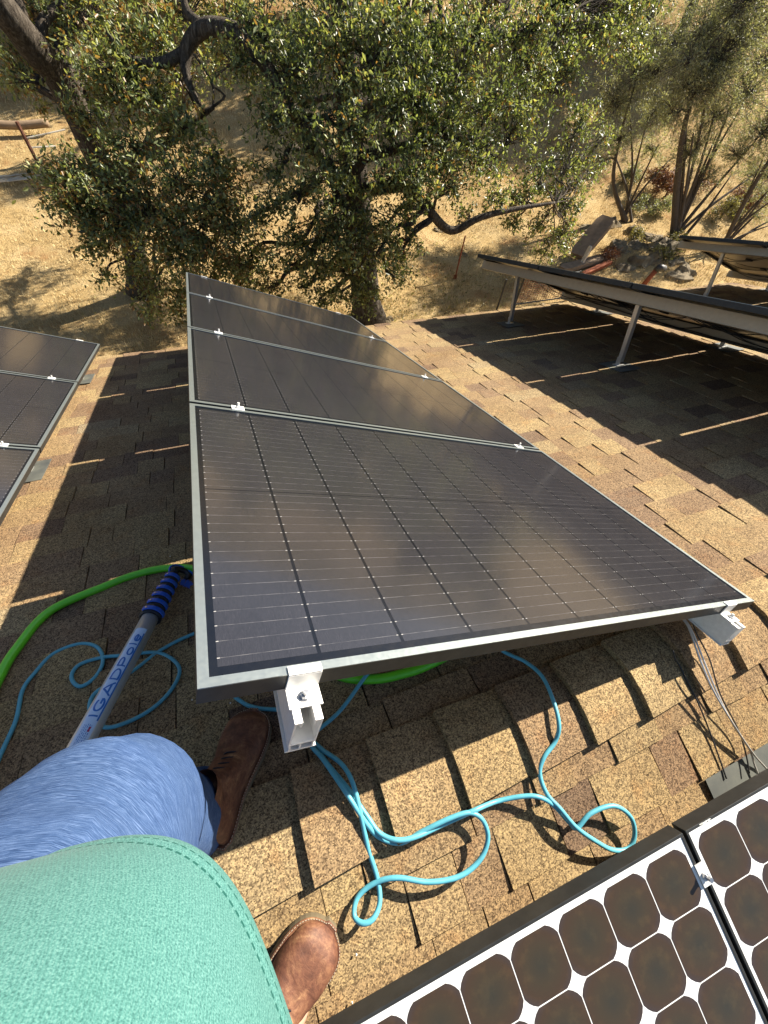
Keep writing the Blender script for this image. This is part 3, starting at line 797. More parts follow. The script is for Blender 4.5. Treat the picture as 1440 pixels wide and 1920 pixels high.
# body: one continuous skin-modified figure under the clothes
BV = [(-.30, -.13, -.47), (-.28, -.14, -.25), (-.27, -.17, -.02), (-.25, -.18, .13), (-.22, -.17, .21), (-.18, -.15, .30), (-.165, -.14, .38),      # 0-6 pelvis..head
      (-.285, -.02, -.52), (-.315, .06, -.86), (-.35, .085, -1.27), (-.25, .20, -1.36),                                     # 7-10 left leg
      (-.34, -.24, -.52), (-.33, -.34, -.93), (-.31, -.41, -1.33), (-.17, -.325, -1.39),                                    # 11-14 right leg
      (-.30, .04, .09), (-.36, .10, -.20), (-.16, .10, -.03), (-.09, .08, .02),                                         # 15-18 left arm
      (-.24, -.38, .09), (-.28, -.46, -.20), (-.06, -.26, -.06), (-.03, -.17, .00)]                                          # 19-22 right arm
BE = [(0, 1), (1, 2), (2, 3), (3, 4), (4, 5), (5, 6), (0, 7), (7, 8), (8, 9), (9, 10), (0, 11), (11, 12), (12, 13), (13, 14), (3, 15), (15, 16), (16, 17), (17, 18), (3, 19), (19, 20), (20, 21), (21, 22)]
BR = [.11, .12, .13, .10, .052, .085, .09, .075, .045, .035, .028, .075, .045, .035, .028, .055, .042, .03, .035, .055, .042, .03, .035]
me = bpy.data.meshes.new('body'); inv = ROOTM[person.name].inverted()
me.from_pydata([tuple(inv @ Vector(p)) for p in BV], BE, []); me.materials.append(MAT['skin'])
body = bpy.data.objects.new('body', me); COL.objects.link(body); body.parent = person; ROOTM['body'] = ROOTM[person.name]
sk = body.modifiers.new('skin', 'SKIN'); sk.use_smooth_shade = True
for i, v_ in enumerate(me.skin_vertices[0].data): v_.radius = (BR[i], BR[i]); v_.use_root = (i == 0)
body.modifiers.new('sub', 'SUBSURF').levels = 2; body.modifiers['sub'].render_levels = 2
# trousers
def leg_loft(mb, cs, n=40):
    rings = []
    for (c, rx, ry) in cs: rings.append(ell(Vector(c), X, Vector((0, 1, 0)), rx, ry, n))
    L = []; 
    for i in range(len(cs) - 1):
        K = 8
        for s_ in range(K):
            t_ = s_ / K; tt = t_ * t_ * (3 - 2 * t_)
            L.append([a.lerp(b, tt * .5 + t_ * .5) for a, b in zip(rings[i], rings[i + 1])])
    L.append(rings[-1])
    out = []
    for i, r_ in enumerate(L):
        c = sum(r_, Vector()) / len(r_); o2 = []
        for j, p in enumerate(r_):
            d = (p - c); k_ = 1 + .10 * noise.noise(Vector((p.x * 7, p.y * 7, p.z * 4.5))) + .045 * noise.noise(Vector((p.x * 18, p.y * 18, p.z * 14 + 4))) + .03 * abs(noise.noise(Vector((p.x * 9 + p.z * 16, p.y * 9, p.z * 26))))
            o2.append(c + d * k_)
        out.append(o2)
    n0 = len(mb.v); mb.loft(out, False)
    for i in range(len(out)):
        for j in range(n): uvs.append((j / n * .7, i * .018 + .012 * math.sin(j / n * 6.28 * 2)))
    return
uvs = []
tr = MB()
leg_loft(tr, [((-.275, -.13, -.36), .13, .13), ((-.270, -.06, -.44), .13, .14), ((-.274, .010, -.56), .122, .135), ((-.288, .058, -.70), .115, .115), ((-.308, .075, -.84), .094, .10), ((-.330, .082, -1.05), .083, .092), ((-.338, .088, -1.25), .082, .092), ((-.334, .092, -1.31), .086, .096)])
leg_loft(tr, [((-.29, -.15, -.36), .14, .14), ((-.30, -.20, -.46), .13, .135), ((-.33, -.27, -.60), .11, .12), ((-.325, -.33, -.92), .085, .09), ((-.305, -.395, -1.20), .078, .088), ((-.285, -.395, -1.365), .082, .095)])
o = None
leg_loft(tr, [((-.275, -.13, -.34), .12, .12), ((-.285, -.12, -.42), .15, .16), ((-.30, -.12, -.52), .14, .15), ((-.31, -.12, -.60), .07, .08), ((-.31, -.12, -.62), .02, .02)])
tr.uv = uvs
o = tr.build('trousers', 'denim', person, smooth=True)
# shirt: hem ring at the bottom, narrowing to the chest
fx = Vector((.80, .60, 0)).normalized(); fy = Vector((-.60, .80, 0)).normalized()
rings = []; uvs = []; NS = 96; prof = [(-.447, .996), (-.444, 1.008), (-.434, 1.014), (-.424, 1.014), (-.4215, 1.004), (-.41, 1.004), (-.38, 1.0), (-.33, .965), (-.27, .91), (-.20, .84), (-.12, .79), (-.03, .78), (.05, .80), (.11, .77), (.145, .66), (.175, .46), (.20, .34), (.215, .32)]
zz = 0
for i, (z_, k_) in enumerate(prof):
    c = Vector((-.254 - .03 * (z_ + .45), -.140 - .09 * (z_ + .45), z_))
    ring = []
    for j in range(NS):
        q = 2 * math.pi * j / NS + math.pi
        wob = 1 + (.022 * math.sin(q * 3 + .6) + .012 * math.sin(q * 7 + 1.3)) * max(0, 1 - (z_ + .45) * 4)
        qd = (math.degrees(q) + 180) % 360 - 180
        wob += (.03 * math.exp(-((qd - 12) / 17) ** 2) - .055 * math.exp(-((qd - 45) / 16) ** 2)) * max(0, 1 - (z_ + .45) * 6)
        rr_x, rr_y = .193 * k_ * wob, .196 * k_ * wob * (1 + .42 * min(1, max(0, (z_ + .15) / .22)))
        wob += .030 * noise.noise(Vector((math.cos(q) * 2.2, math.sin(q) * 2.2, z_ * 4))) + .022 * noise.noise(Vector((math.cos(q) * 6, math.sin(q) * 6, z_ * 9 + q)))
        dz = .016 * math.sin(q * 2 + 1.1) * max(0, 1 - (z_ + .45) * 5)
        ring.append(c + fx * rr_x * math.cos(q) + fy * rr_y * math.sin(q) + Z * dz)
    if i: zz += (ring[0] - rings[-1][0]).length
    rings.append(ring)
    for j in range(NS): uvs.append((j / NS * 1.2, zz))
sh = MB(); sh.loft(rings, False); sh.uv = uvs
so_ = sh.build('shirt', 'teal', person, smooth=True)
so_.modifiers.new('thick', 'SOLIDIFY').thickness = .0025
so_.modifiers.new('sub', 'SUBSURF').render_levels = 1
for (c0, c1, r0, r1) in (((-.27, .00, .10), (-.35, .09, -.14), .075, .07), ((-.23, -.33, .10), (-.275, -.445, -.14), .075, .07)):
    m = MB(); c0, c1 = Vector(c0), Vector(c1); c0 = c0.lerp(Vector((-.27, -.19, .11)), .25) + Vector((0, 0, .03)); m.tube([c0, c0.lerp(c1, .25), c0.lerp(c1, .6), c1], [r0 * 1.1, r0 * 1.32, r1 * 1.15, r1 * 1.1], 20, cap=False); m.uv = [(i_ * .02, .3 + i_ * .001) for i_ in range(len(m.v))]
    m.build('sleeve', 'teal', person, smooth=True)
# head details and hands
hc = Vector((-.165, -.14, .36)); hf = Vector((.72, .60, -.35)).normalized(); hl = Z.cross(hf).normalized(); hu = hf.cross(hl)
m = MB(); rings = []
for i in range(9):
    a = math.pi * (.04 + .58 * i / 8); rings.append(ell(hc + hu * (.118 * math.cos(a) + .012) - hf * .012, hf, hl, .108 * math.sin(a), .092 * math.sin(a), 20))
m.loft(rings); m.build('hair', 'hair', person, smooth=True)
for s_ in (-1, 1):
    m = MB(); rings = [ell(hc + hf * (.088 + .004 * i) + hl * .032 * s_ - hu * .02, hl, hu, .014 * (1 - i * .3), .008 * (1 - i * .3), 10) for i in range(3)]; m.loft(rings); m.build('eye', 'stitch_pale', person, smooth=True)
    m = MB(); m.loft([ell(hc + hl * (.088 + .008 * i) * s_ - hu * .02, hf, hu, .018 - .003 * i, .03 - .004 * i, 10) for i in range(3)]); m.build('ear', 'skin', person, smooth=True)
m = MB(); m.tube([hc + hf * .085, hc + hf * .108 - hu * .03, hc + hf * .088 - hu * .04], [.008, .015, .012], 8); m.build('nose', 'skin', person, smooth=True)
m = MB(); m.tube([hc + hf * .088 - hu * .065 - hl * .024, hc + hf * .097 - hu * .064, hc + hf * .088 - hu * .065 + hl * .024], [.003, .006, .003], 8); m.build('mouth', 'rust', person, smooth=True)
for (wr, dr, th) in ((Vector((-.09, .08, .02)), (Vector((.02, -.005, .05)) - Vector((-.09, .08, .02))).normalized(), Vector((0, -.3, 1))), (Vector((-.03, -.17, .0)), Vector((.2, .75, .62)).normalized(), Vector((-.8, 0, .5)))):
    s2 = dr.cross(th).normalized()
    for f_ in range(4):
        b0 = wr + dr * .03 + s2 * (.018 - .012 * f_); L_ = [.062, .070, .066, .052][f_]
        m = MB(); m.tube([b0 - dr * .02, b0 + dr * L_ * .35, b0 + dr * L_ * .6 + th * .012, b0 + dr * L_ * .62 + th * .03], [.009, .0085, .008, .0065], 10); m.build('finger', 'skin', person, smooth=True)
    m = MB(); m.tube([wr - s2 * .02, wr - s2 * .035 + dr * .025 + th * .01, wr - s2 * .03 + dr * .045 + th * .02], [.012, .011, .009], 10); m.build('thumb', 'skin', person, smooth=True)

# boots
def boot(toe, heel, nrm, label, wf=1.15):
    toe, heel = Vector(toe), Vector(heel); d = (toe - heel); L = d.length; d.normalize(); d = (d - nrm * d.dot(nrm)).normalized(); s_ = nrm.cross(d).normalized()
    mat_ = frame_matrix(heel, s_ * -1, d, nrm)
    t = thing('boot', label, 'boot', mat=mat_, group='brown leather work boots of the person')
    # local: x right, y forward, z up;  widths of the sole along its length
    W_ = [(a_, b_ * wf) for a_, b_ in [(0, .030), (.03, .038), (.12, .040), (.30, .037), (.45, .043), (.62, .053), (.76, .057), (.86, .053), (.93, .043), (.975, .027), (.995, .012), (1.0, .006)]]
    def wd(v_):
        for (a, b), (c_, e) in zip(W_, W_[1:]):
            if v_ <= c_: return b + (e - b) * (v_ - a) / (c_ - a)
        return .006
    Nn = 60
    vals = [0] + [.5 - .5 * math.cos(math.pi * i / 26) for i in range(1, 26)] + [1]
    def outline(g_, z_):
        R_ = [Vector((wd(v_) + g_, v_ * L + (g_ if v_ == 1 else (-g_ if v_ == 0 else 0)), z_)) for v_ in vals]
        return R_ + [Vector((-p.x, p.y, z_)) for p in R_[::-1]]
    m = MB(); m.loft([outline(.004, .0), outline(.006, .004), outline(.006, .014), outline(.005, .020)]); m.build('sole', 'sole_rubber', t, local=True)
    m = MB(); m.loft([outline(.0055, .0203), outline(.006, .0235), outline(.004, .0252)]); m.build('welt', 'leather', t, local=True, smooth=False)
    H_ = [(0, .16), (.05, .165), (.25, .165), (.36, .145), (.45, .112), (.55, .088), (.65, .074), (.78, .066), (.88, .058), (.95, .044), (.985, .030), (1.0, .024)]
    def ht(v_):
        for (a, b), (c_, e) in zip(H_, H_[1:]):
            if v_ <= c_:
                q = (v_ - a) / (c_ - a); return b + (e - b) * q
        return .02
    rings = []
    for v_ in [.005 + .99 * (i / 33) for i in range(34)]:
        h = ht(v_); w_ = wd(v_) - .001; ring = []
        for j in range(25):
            q = math.pi * j / 24; cx, sy = math.cos(q), math.sin(q)
            pw = .62 if v_ > .5 else .5
            x_ = w_ * math.copysign(abs(cx) ** pw, cx); z_ = .024 + (h - .024) * (sy ** .85)
            cr = 0
            if .40 < v_ < .72: cr = .0030 * math.sin(v_ * 105 + x_ * 70 + 2 * noise.noise(Vector((x_ * 40, v_ * 9, 0)))) * sy * (1 - abs(v_ - .56) / .17)
            ring.append(Vector((x_ * (1 + .02 * math.sin(v_ * 30)), v_ * L * .985 + .002, z_ + cr)))
        rings.append(ring)
    m = MB(); m.loft(rings); m.build('upper', 'leather', t, local=True, smooth=True)
    m = MB()
    R_ = outline(.0035, .0256)
    for i in range(len(R_)):
        a, b = R_[i], R_[(i + 1) % len(R_)]; ln = (b - a).length; k_ = max(1, int(ln / .0052))
        for q in range(k_):
            p = a.lerp(b, q / k_); e = a.lerp(b, (q + .55) / k_); m.tube([p, e], .0008, 4)
    m.build('welt_stitch', 'stitch_pale', t, local=True, kind='stuff')
    for i in range(4):
        y_ = L * (.40 + .055 * i); z_ = ht(.40 + .055 * i) + .003; w_ = .026
        m = MB(); m.tube(spline([Vector((-w_, y_ - .012, z_ - .018)), Vector((-.008, y_ - .003, z_ + .001)), Vector((w_, y_ + .008, z_ - .018))], 4), .0022, 6); m.build('lace', 'grip_black', t, local=True, smooth=True)
    # collar
    m = MB(); m.loft([[Vector((.040 * math.cos(q * .3142), L * .16 + .055 * math.sin(q * .3142), z_)) for q in range(20)] for z_ in (.12, .165, .19)], False); m.build('collar', 'leather', t, local=True, smooth=True)
    return t
lf = hit((478, 1338), .014); lh = hit((398, 1592), .014)
boot(lf, lh, NF, 'brown leather boot in the shade beside the trouser leg')
rt = hit((620, 1728), .016); dv = Vector((.90, .42, .14)).normalized()
boot(rt, rt - dv * .305, NN, 'sunlit worn brown boot beside the blue hose and teal shirt hem')

# ------------------------------------------------------------------ yard things
def post_line(name, label, cat, base, lean, h, r, mat, grp=None):
    t = thing(name, label, cat, base, group=grp)
    m = MB(); m.tube([base - Z * .2, base + (Z + lean) * h], r, 6); m.build('post', mat, t)
    return t, base + (Z + lean) * h
b = gat(75, 312)
h = height_to(b, 228)
t, top = post_line('rusty_gate_post', 'rusty red steel post with pale pipe rails in the dry grass at the far left', 'post', b, Vector((-.06, 0, 0)), h, .045, 'old_rust')
for (f_, pe) in ((.62, (122, 243)), (.40, (104, 274))):
    s0 = b + (top - b) * f_; e_ = ray(pe).normalized(); e_ = e_ * ((s0.length) * 1.02)
    m = MB(); m.tube([s0, e_], .018, 6); m.build('pipe_rail', 'grey_pipe', t)
lg = MB(); p0 = gat(-10, 262); p1 = gat(100, 252)
lg.tube(spline([p0 + Z * .25, (p0 + p1) / 2 + Z * .2, p1 + Z * .22], 5), .09, 8).build('fallen_log', 'weathered_wood', smooth=True, label='dark fallen log behind the rusty post at the far left', category='log')
m = MB(); c = gat(40, 335)
for i in range(26):
    p = c + Vector((rnd(-.5, .5), rnd(-.25, .25), .04)); d = Vector((rnd(.3, .9), rnd(-.1, .3), rnd(0, .08))) * .5; m.tube([p - d, p, p + d * .8], [.006, .013, .004], 4)
m.build('branch_pile', 'pale_branch', kind='stuff', label='pile of bleached dead branches on the dry yard below the rusty post', category='branches')
for (pb, pt, lb) in (((755, 482), 405, 'thin rusty fence post left of the low oak limb'), ((852, 526), 442, 'thin rusty fence post under the tip of the low oak limb')):
    b = gat(*pb); h = height_to(b, pt)
    t, top = post_line('fence_post', lb, 'fence post', b, Vector((.02, 0, 0)), h, .018, 'rust', 'thin steel posts in the yard')
    m = MB(); m.cbox(b + Z * .05, X * .1, Vector((0, .006, 0)), Z * .12); m.build('anchor_plate', 'rust', t)
# wire mesh panel beyond the eave
b0 = gat(962, 580); b1 = gat(1062, 566); h = min(1.3, height_to(b0, 520))
t = thing('wire_fence_panel', 'low dark wire mesh gate just past the roof edge, under the edge-on row', 'gate', b0)
dx = b1 - b0
for f_ in (-.3, 0, 1.0):
    m = MB(); m.tube([b0 + dx * f_ - Z * .2, b0 + dx * f_ + Z * h], .022, 6); m.build('post', 'black_cable', t)
for hh in (.08, h - .02):
    m = MB(); m.tube([b0 + Z * hh, b0 + dx + Z * hh], .016, 6); m.build('rail', 'black_cable', t)
m = MB()
for i in range(1, 22): m.tube([b0 + dx * i / 22 + Z * .08, b0 + dx * i / 22 + Z * (h - .02)], .0035, 4)
for i in range(1, 12): m.tube([b0 + Z * (.08 + (h - .1) * i / 12), b0 + dx + Z * (.08 + (h - .1) * i / 12)], .0035, 4)
m.build('mesh', 'rust', t)

# rocks and timber on the right bank
def rock(c, r, name, label, mat='rock', sq=(1, 1, .6), group=None, seed=0):
    m = MB(); n1, n2_ = 11, 18; rg = []
    for i in range(n1 + 1):
        a = math.pi * (i + .02) / (n1 + .04); row = []
        for j in range(n2_):
            q = 2 * math.pi * j / n2_; v_ = Vector((math.sin(a) * math.cos(q), math.sin(a) * math.sin(q), math.cos(a)))
            k_ = 1 + .55 * noise.noise(v_ * 1.5 + Vector((seed, 0, 0))) + .45 * abs(noise.noise(v_ * 3.2 + Vector((seed, 4, 0)))) - .25 * abs(noise.noise(v_ * 6 + Vector((seed, 9, 0))))
            row.append(c + Vector((v_.x * sq[0], v_.y * sq[1], v_.z * sq[2])) * r * k_)
        rg.append(row)
    m.loft(rg[::-1]); m.build(name, mat, label=label, category='rock', **({'group': group} if group else {}))
rocks = [(1105, 428, .20, 'lichen-grey rock at the upper left end of the outcrop'), (1140, 424, .24, 'broad grey rock just left of the slender tree foot'), (1185, 437, .2, 'small rock right of the slender tree foot'),
         (1222, 446, .26, 'rock between the slender tree and the leaning tree'), (1243, 470, .34, 'large dark shaded rock below the leaning tree foot'), (1196, 462, .34, 'long low rock in the middle of the outcrop'),
         (1158, 470, .22, 'small rock right of the tip of the leaning slab'), (1215, 492, .28, 'rock low in the outcrop, above the rusty pipe'), (1266, 492, .26, 'dark rock behind the corner of the farthest panel row'),
         (1170, 505, .18, 'small rock left of the rusty pipe'), (1278, 516, .22, 'dark rock under the farthest panel row, right of the rusty pipe'), (1060, 500, .14, 'stone at the foot of the leaning slab'),
         (775, 437, .09, 'small stone in the grass left of the low oak limb'), (822, 432, .11, 'pale stone under the bend of the low oak limb'), (868, 480, .08, 'dark stone beside the second thin fence post'),
         (722, 606, .14, 'stone at the foot of the middle oak trunk')]
for i, (px, py, r_, lb) in enumerate(rocks):
    c = gat(px, py); big = i < 12
    rock(c - Z * r_ * .38, r_ * 1.3, 'rock', lb, sq=(rnd(1.0, 1.6), rnd(.7, 1.1), rnd(.45, .85)), group='rocks of the outcrop on the right bank' if big else 'stones in the yard', seed=i * 3.1)
def plank(p, q, w, th, label, mat='weathered_wood'):
    a, b_ = Vector(p), Vector(q); d = (b_ - a); s_ = d.cross(Z).normalized(); u_ = s_.cross(d).normalized()
    m = MB(); N_ = 8; rings = []
    for i in range(N_ + 1):
        t_ = i / N_; c = a.lerp(b_, t_); w2 = w * (1 + .12 * noise.noise(c * 5)) * (.75 if i in (0, N_) else 1)
        rings.append([c + s_ * w2 * .5 + u_ * th * .5, c - s_ * w2 * .5 + u_ * th * .4, c - s_ * w2 * .45 - u_ * th * .5, c + s_ * w2 * .5 - u_ * th * .5])
    m.loft(rings); m.build('timber', mat, label=label, category='timber')
c = gat(1075, 492); e = gat(1112, 468)
plank(c + Z * .15, e + Z * .75, .45, .16, 'thick weathered slab of wood leaning on the bank, the largest of the timber')
c = gat(1050, 512); e = gat(1130, 492); plank(c + Z * .1, e + Z * .1, .28, .1, 'flat weathered board lying below the leaning slab')
c = gat(1090, 520); e = gat(1140, 500); plank(c + Z * .05, e + Z * .12, .14, .08, 'reddish board lying nearest the edge-on panel row', 'rust')
c = gat(1085, 505); plank(c, c + Z * .55 + X * .05, .1, .05, 'short pale upright splinter of wood in front of the boards', 'pale_branch')
b = gat(1200, 540); h = height_to(b, 508)
t = thing('rusty_pipe', 'orange rusty pipe with a dark elbow end sticking up behind the edge-on row', 'pipe', b)
m = MB(); m.tube([b - Z * .1, b + Z * h * 1.0 + X * .2], .06, 10); m.build('pipe', 'rust', t, smooth=True)
tp = b + Z * h + X * .2
m = MB(); m.tube([tp - Z * .02, tp + Z * .07 + X * .05, tp + X * .26 + Z * .02], [.075, .085, .08], 10); m.build('elbow', 'black_cable', t, smooth=True)

# ------------------------------------------------------------------ trees
def leaves_mesh(name, centers, spread, per, size, mat, parent, tone_mu=.45, tone_sd=.30, narrow=.42, kind=None):
    C = np.array([tuple(c) for c in centers]); n = len(C) * per
    ctone = RNG.normal(tone_mu, tone_sd * .7, len(C))
    idx = np.repeat(np.arange(len(C)), per)
    sp = np.array(spread)[idx] if not np.isscalar(spread) else np.full(n, spread)
    P = C[idx] + RNG.normal(0, 1, (n, 3)) * sp[:, None] * np.array([1, 1, .8])
    L = size * RNG.uniform(.4, 1.3, n)
    d = RNG.normal(0, 1, (n, 3)); d[:, 2] -= .35; d /= np.linalg.norm(d, axis=1)[:, None]
    e = RNG.normal(0, 1, (n, 3)); e[:, 2] *= .5; e -= d * np.sum(d * e, 1)[:, None]; e /= np.linalg.norm(e, axis=1)[:, None]
    nn_ = np.cross(d, e); w = (L * narrow)[:, None]; L = L[:, None]
    V = np.empty((n, 6, 3))
    V[:, 0] = P; V[:, 1] = P + d * L * .4 + e * w * .5 + nn_ * w * .18; V[:, 2] = P + d * L * .8 + e * w * .3 + nn_ * w * .1
    V[:, 3] = P + d * L - nn_ * w * .15; V[:, 4] = P + d * L * .8 - e * w * .3 + nn_ * w * .1; V[:, 5] = P + d * L * .4 - e * w * .5 + nn_ * w * .18
    me = bpy.data.meshes.new(name); me.vertices.add(n * 6)
    inv = np.array(ROOTM[parent.name].inverted()) if parent else np.eye(4)
    Vf = V.reshape(-1, 3) @ inv[:3, :3].T + inv[:3, 3]
    me.vertices.foreach_set('co', Vf.astype(np.float32).ravel())
    b = np.arange(n)[:, None] * 6
    quads = np.concatenate([b + np.array([[0, 1, 2, 3]]), b + np.array([[0, 3, 4, 5]])], 1).reshape(-1, 4)
    me.loops.add(quads.size); me.loops.foreach_set('vertex_index', quads.ravel().astype(np.int32))
    me.polygons.add(len(quads)); me.polygons.foreach_set('loop_start', np.arange(0, quads.size, 4, dtype=np.int32))
    tn = np.clip(ctone[idx] + RNG.normal(0, tone_sd * .7, n), 0.01, 1)
    a = me.attributes.new('tone', 'FLOAT', 'FACE'); a.data.foreach_set('value', np.repeat(tn, 2).astype(np.float32))
    me.materials.append(MAT[mat]); me.update(calc_edges=True); me.validate()
    o = bpy.data.objects.new(name, me); COL.objects.link(o)
    if parent: o.parent = parent; ROOTM[o.name] = ROOTM[parent.name]
    if kind: o['kind'] = kind
    return o
def wander(a, b, n=6, amp=.12):
    L = (b - a).length; out = [a]
    for i in range(1, n):
        t_ = i / n; out.append(a.lerp(b, t_) + Vector((rnd(-1, 1), rnd(-1, 1), rnd(-.6, 1))) * amp * L * math.sin(math.pi * t_) * .7)
    out.append(b); return spline(out, 3)
def tree(label, trunks, limbs, clumps, leafsize, leafmat_, barkmat='bark', density=1.0, group=None, tmu=.45, narrow=.46, name='oak_tree', per=9, twig=.006):
    """trunks: [(points, radii)]; limbs likewise (drawn as separate parts); clumps: [(centre, radius)]"""
    base = trunks[0][0][0]
    t = thing(name, label, 'tree', base, group=group)
    nodes = []
    m = MB()
    for pts, rad in trunks:
        sp = spline(pts, 6); rr = list(np.interp(np.linspace(0, 1, len(sp)), np.linspace(0, 1, len(rad)), rad))
        rr = [r_ * (1 + .12 * noise.noise(p * 3)) for p, r_ in zip(sp, rr)]
        rr[0] *= 1.35; rr[1] *= 1.15
        m.tube(sp, rr, 14); nodes += list(zip(sp, rr))
    m.build('trunk', barkmat, t, smooth=True)
    for pts, rad in limbs:
        sp = spline(pts, 6); rr = list(np.interp(np.linspace(0, 1, len(sp)), np.linspace(0, 1, len(rad)), rad))
        MB().tube(sp, rr, 10).build('limb', barkmat, t, smooth=True); nodes += list(zip(sp, rr))
    tw = MB(); cents = []; spr = []
    for c, r_ in clumps:
        c = Vector(c)
        nd, nr = min(nodes[2:] if len(nodes) > 4 else nodes, key=lambda q: (q[0] - c).length + max(0, q[0].z - c.z) * .6)
        br = wander(nd, c, 6, .13); r0 = min(nr * .6, .02 + .022 * (nd - c).length)
        rr = [r0 * (1 - .7 * i / (len(br) - 1)) for i in range(len(br))]
        tw.tube(br, rr, 6)
        k_ = max(6, int(58 * density * (r_ / .5) ** 2.0))
        for _ in range(k_):
            d = Vector((random.gauss(0, 1), random.gauss(0, 1), random.gauss(0, .8))).normalized() * r_ * rnd(.35, 1.45)
            e = c + d
            s_ = br[random.randrange(len(br) // 2, len(br))]
            mid = s_.lerp(e, .5) + Vector((rnd(-.15, .15), rnd(-.15, .15), rnd(0, .18))) * r_
            tw.tube([s_, mid, e], [twig, twig * .7, twig * .25], 4, cap=False)
            for t_ in (.35, .65, .9):
                cents.append(mid.lerp(e, t_)); spr.append(leafsize * rnd(.45, 1.1))
    tw.build('branches', barkmat, t, smooth=True)
    leaves_mesh('crown', cents, spr, per, leafsize, leafmat_, t, tmu, narrow=narrow)
    return t
R2 = lambda px, y, r_: r_ * (1.0)
def cl(lst): return [(at(px, py, y), r_) for px, py, y, r_ in lst]
# left oak, its leaf tone painted lighter to offset the shade on it
lb = gat(268, 548)
tree('live oak with a grey leaning trunk at the left, in front of the dry yard',
     [([lb, at(240, 430, lb.y - .1), at(185, 300, lb.y - .3), at(118, 160, lb.y - .7), at(60, 85, lb.y - 1), at(5, 15, lb.y - 1.3), at(-60, -80, lb.y - 1.5)], [.24, .2, .19, .2, .19, .16, .1])],
     [([at(210, 350, lb.y - .2), at(270, 300, lb.y - .8), at(330, 255, lb.y - 1.2), at(400, 200, lb.y - 1.4)], [.1, .08, .06, .03]),
      ([at(235, 430, lb.y - .1), at(300, 400, lb.y - 1.0), at(380, 390, lb.y - 1.8), at(440, 420, lb.y - 2.2)], [.08, .06, .04, .02])],
     cl([(205, 130, 8.3, .55), (280, 70, 8.6, .5), (150, 40, 10.6, .6), (60, 20, 10.8, .5), (170, 230, 8.4, .3), (235, 290, 7.9, .5), (130, 330, 7.8, .4), (175, 395, 7.6, .45), (110, 385, 7.6, .3), (265, 400, 7.3, .5), (320, 340, 7.2, .5), (340, 250, 7.6, .4),
         (400, 380, 7.0, .45), (450, 430, 6.9, .4), (330, 490, 7.0, .38), (300, 545, 7.3, .34), (350, 560, 7.2, .3), (460, 510, 7.0, .33), (200, 460, 7.4, .28), (230, 160, 8.4, .4), (300, 180, 8.2, .35), (40, 150, 10.6, .3), (20, 110, 10.4, .3),
         (180, 110, 10.4, .5),  (430, 330, 7.6, .35), (250, 500, 7.6, .25), (380, 470, 6.9, .3), (180, 20, 9.2, .5), (30, 150, 9.2, .2), (400, 300, 7.4, .35), (380, 420, 7.2, .38), (430, 500, 7.0, .34), (390, 540, 7.1, .3), (280, 590, 7.4, .24), (340, 590, 7.3, .24), (460, 560, 7.1, .26), (160, 440, 7.6, .34), (100, 350, 7.7, .34), (230, 430, 7.3, .4), (200, 350, 7.5, .4), (330, 440, 7.0, .4), (200, 520, 7.6, .2), (310, 430, 7.3, .3)]) + [((x_, y_, z_), r_) for x_, y_, z_, r_ in ((0.0, 10.8, -1.2, .6), (.9, 11.4, -.6, .7), (1.6, 10.8, -1.4, .5), (.4, 11.8, .1, .7), (-.8, 11.2, -.7, .6), (1.2, 12.2, -1.4, .6), (-1.6, 10.6, .2, .6), (.2, 10.2, .3, .6))], .068, 'oak_leaf', density=.95, tmu=.72)
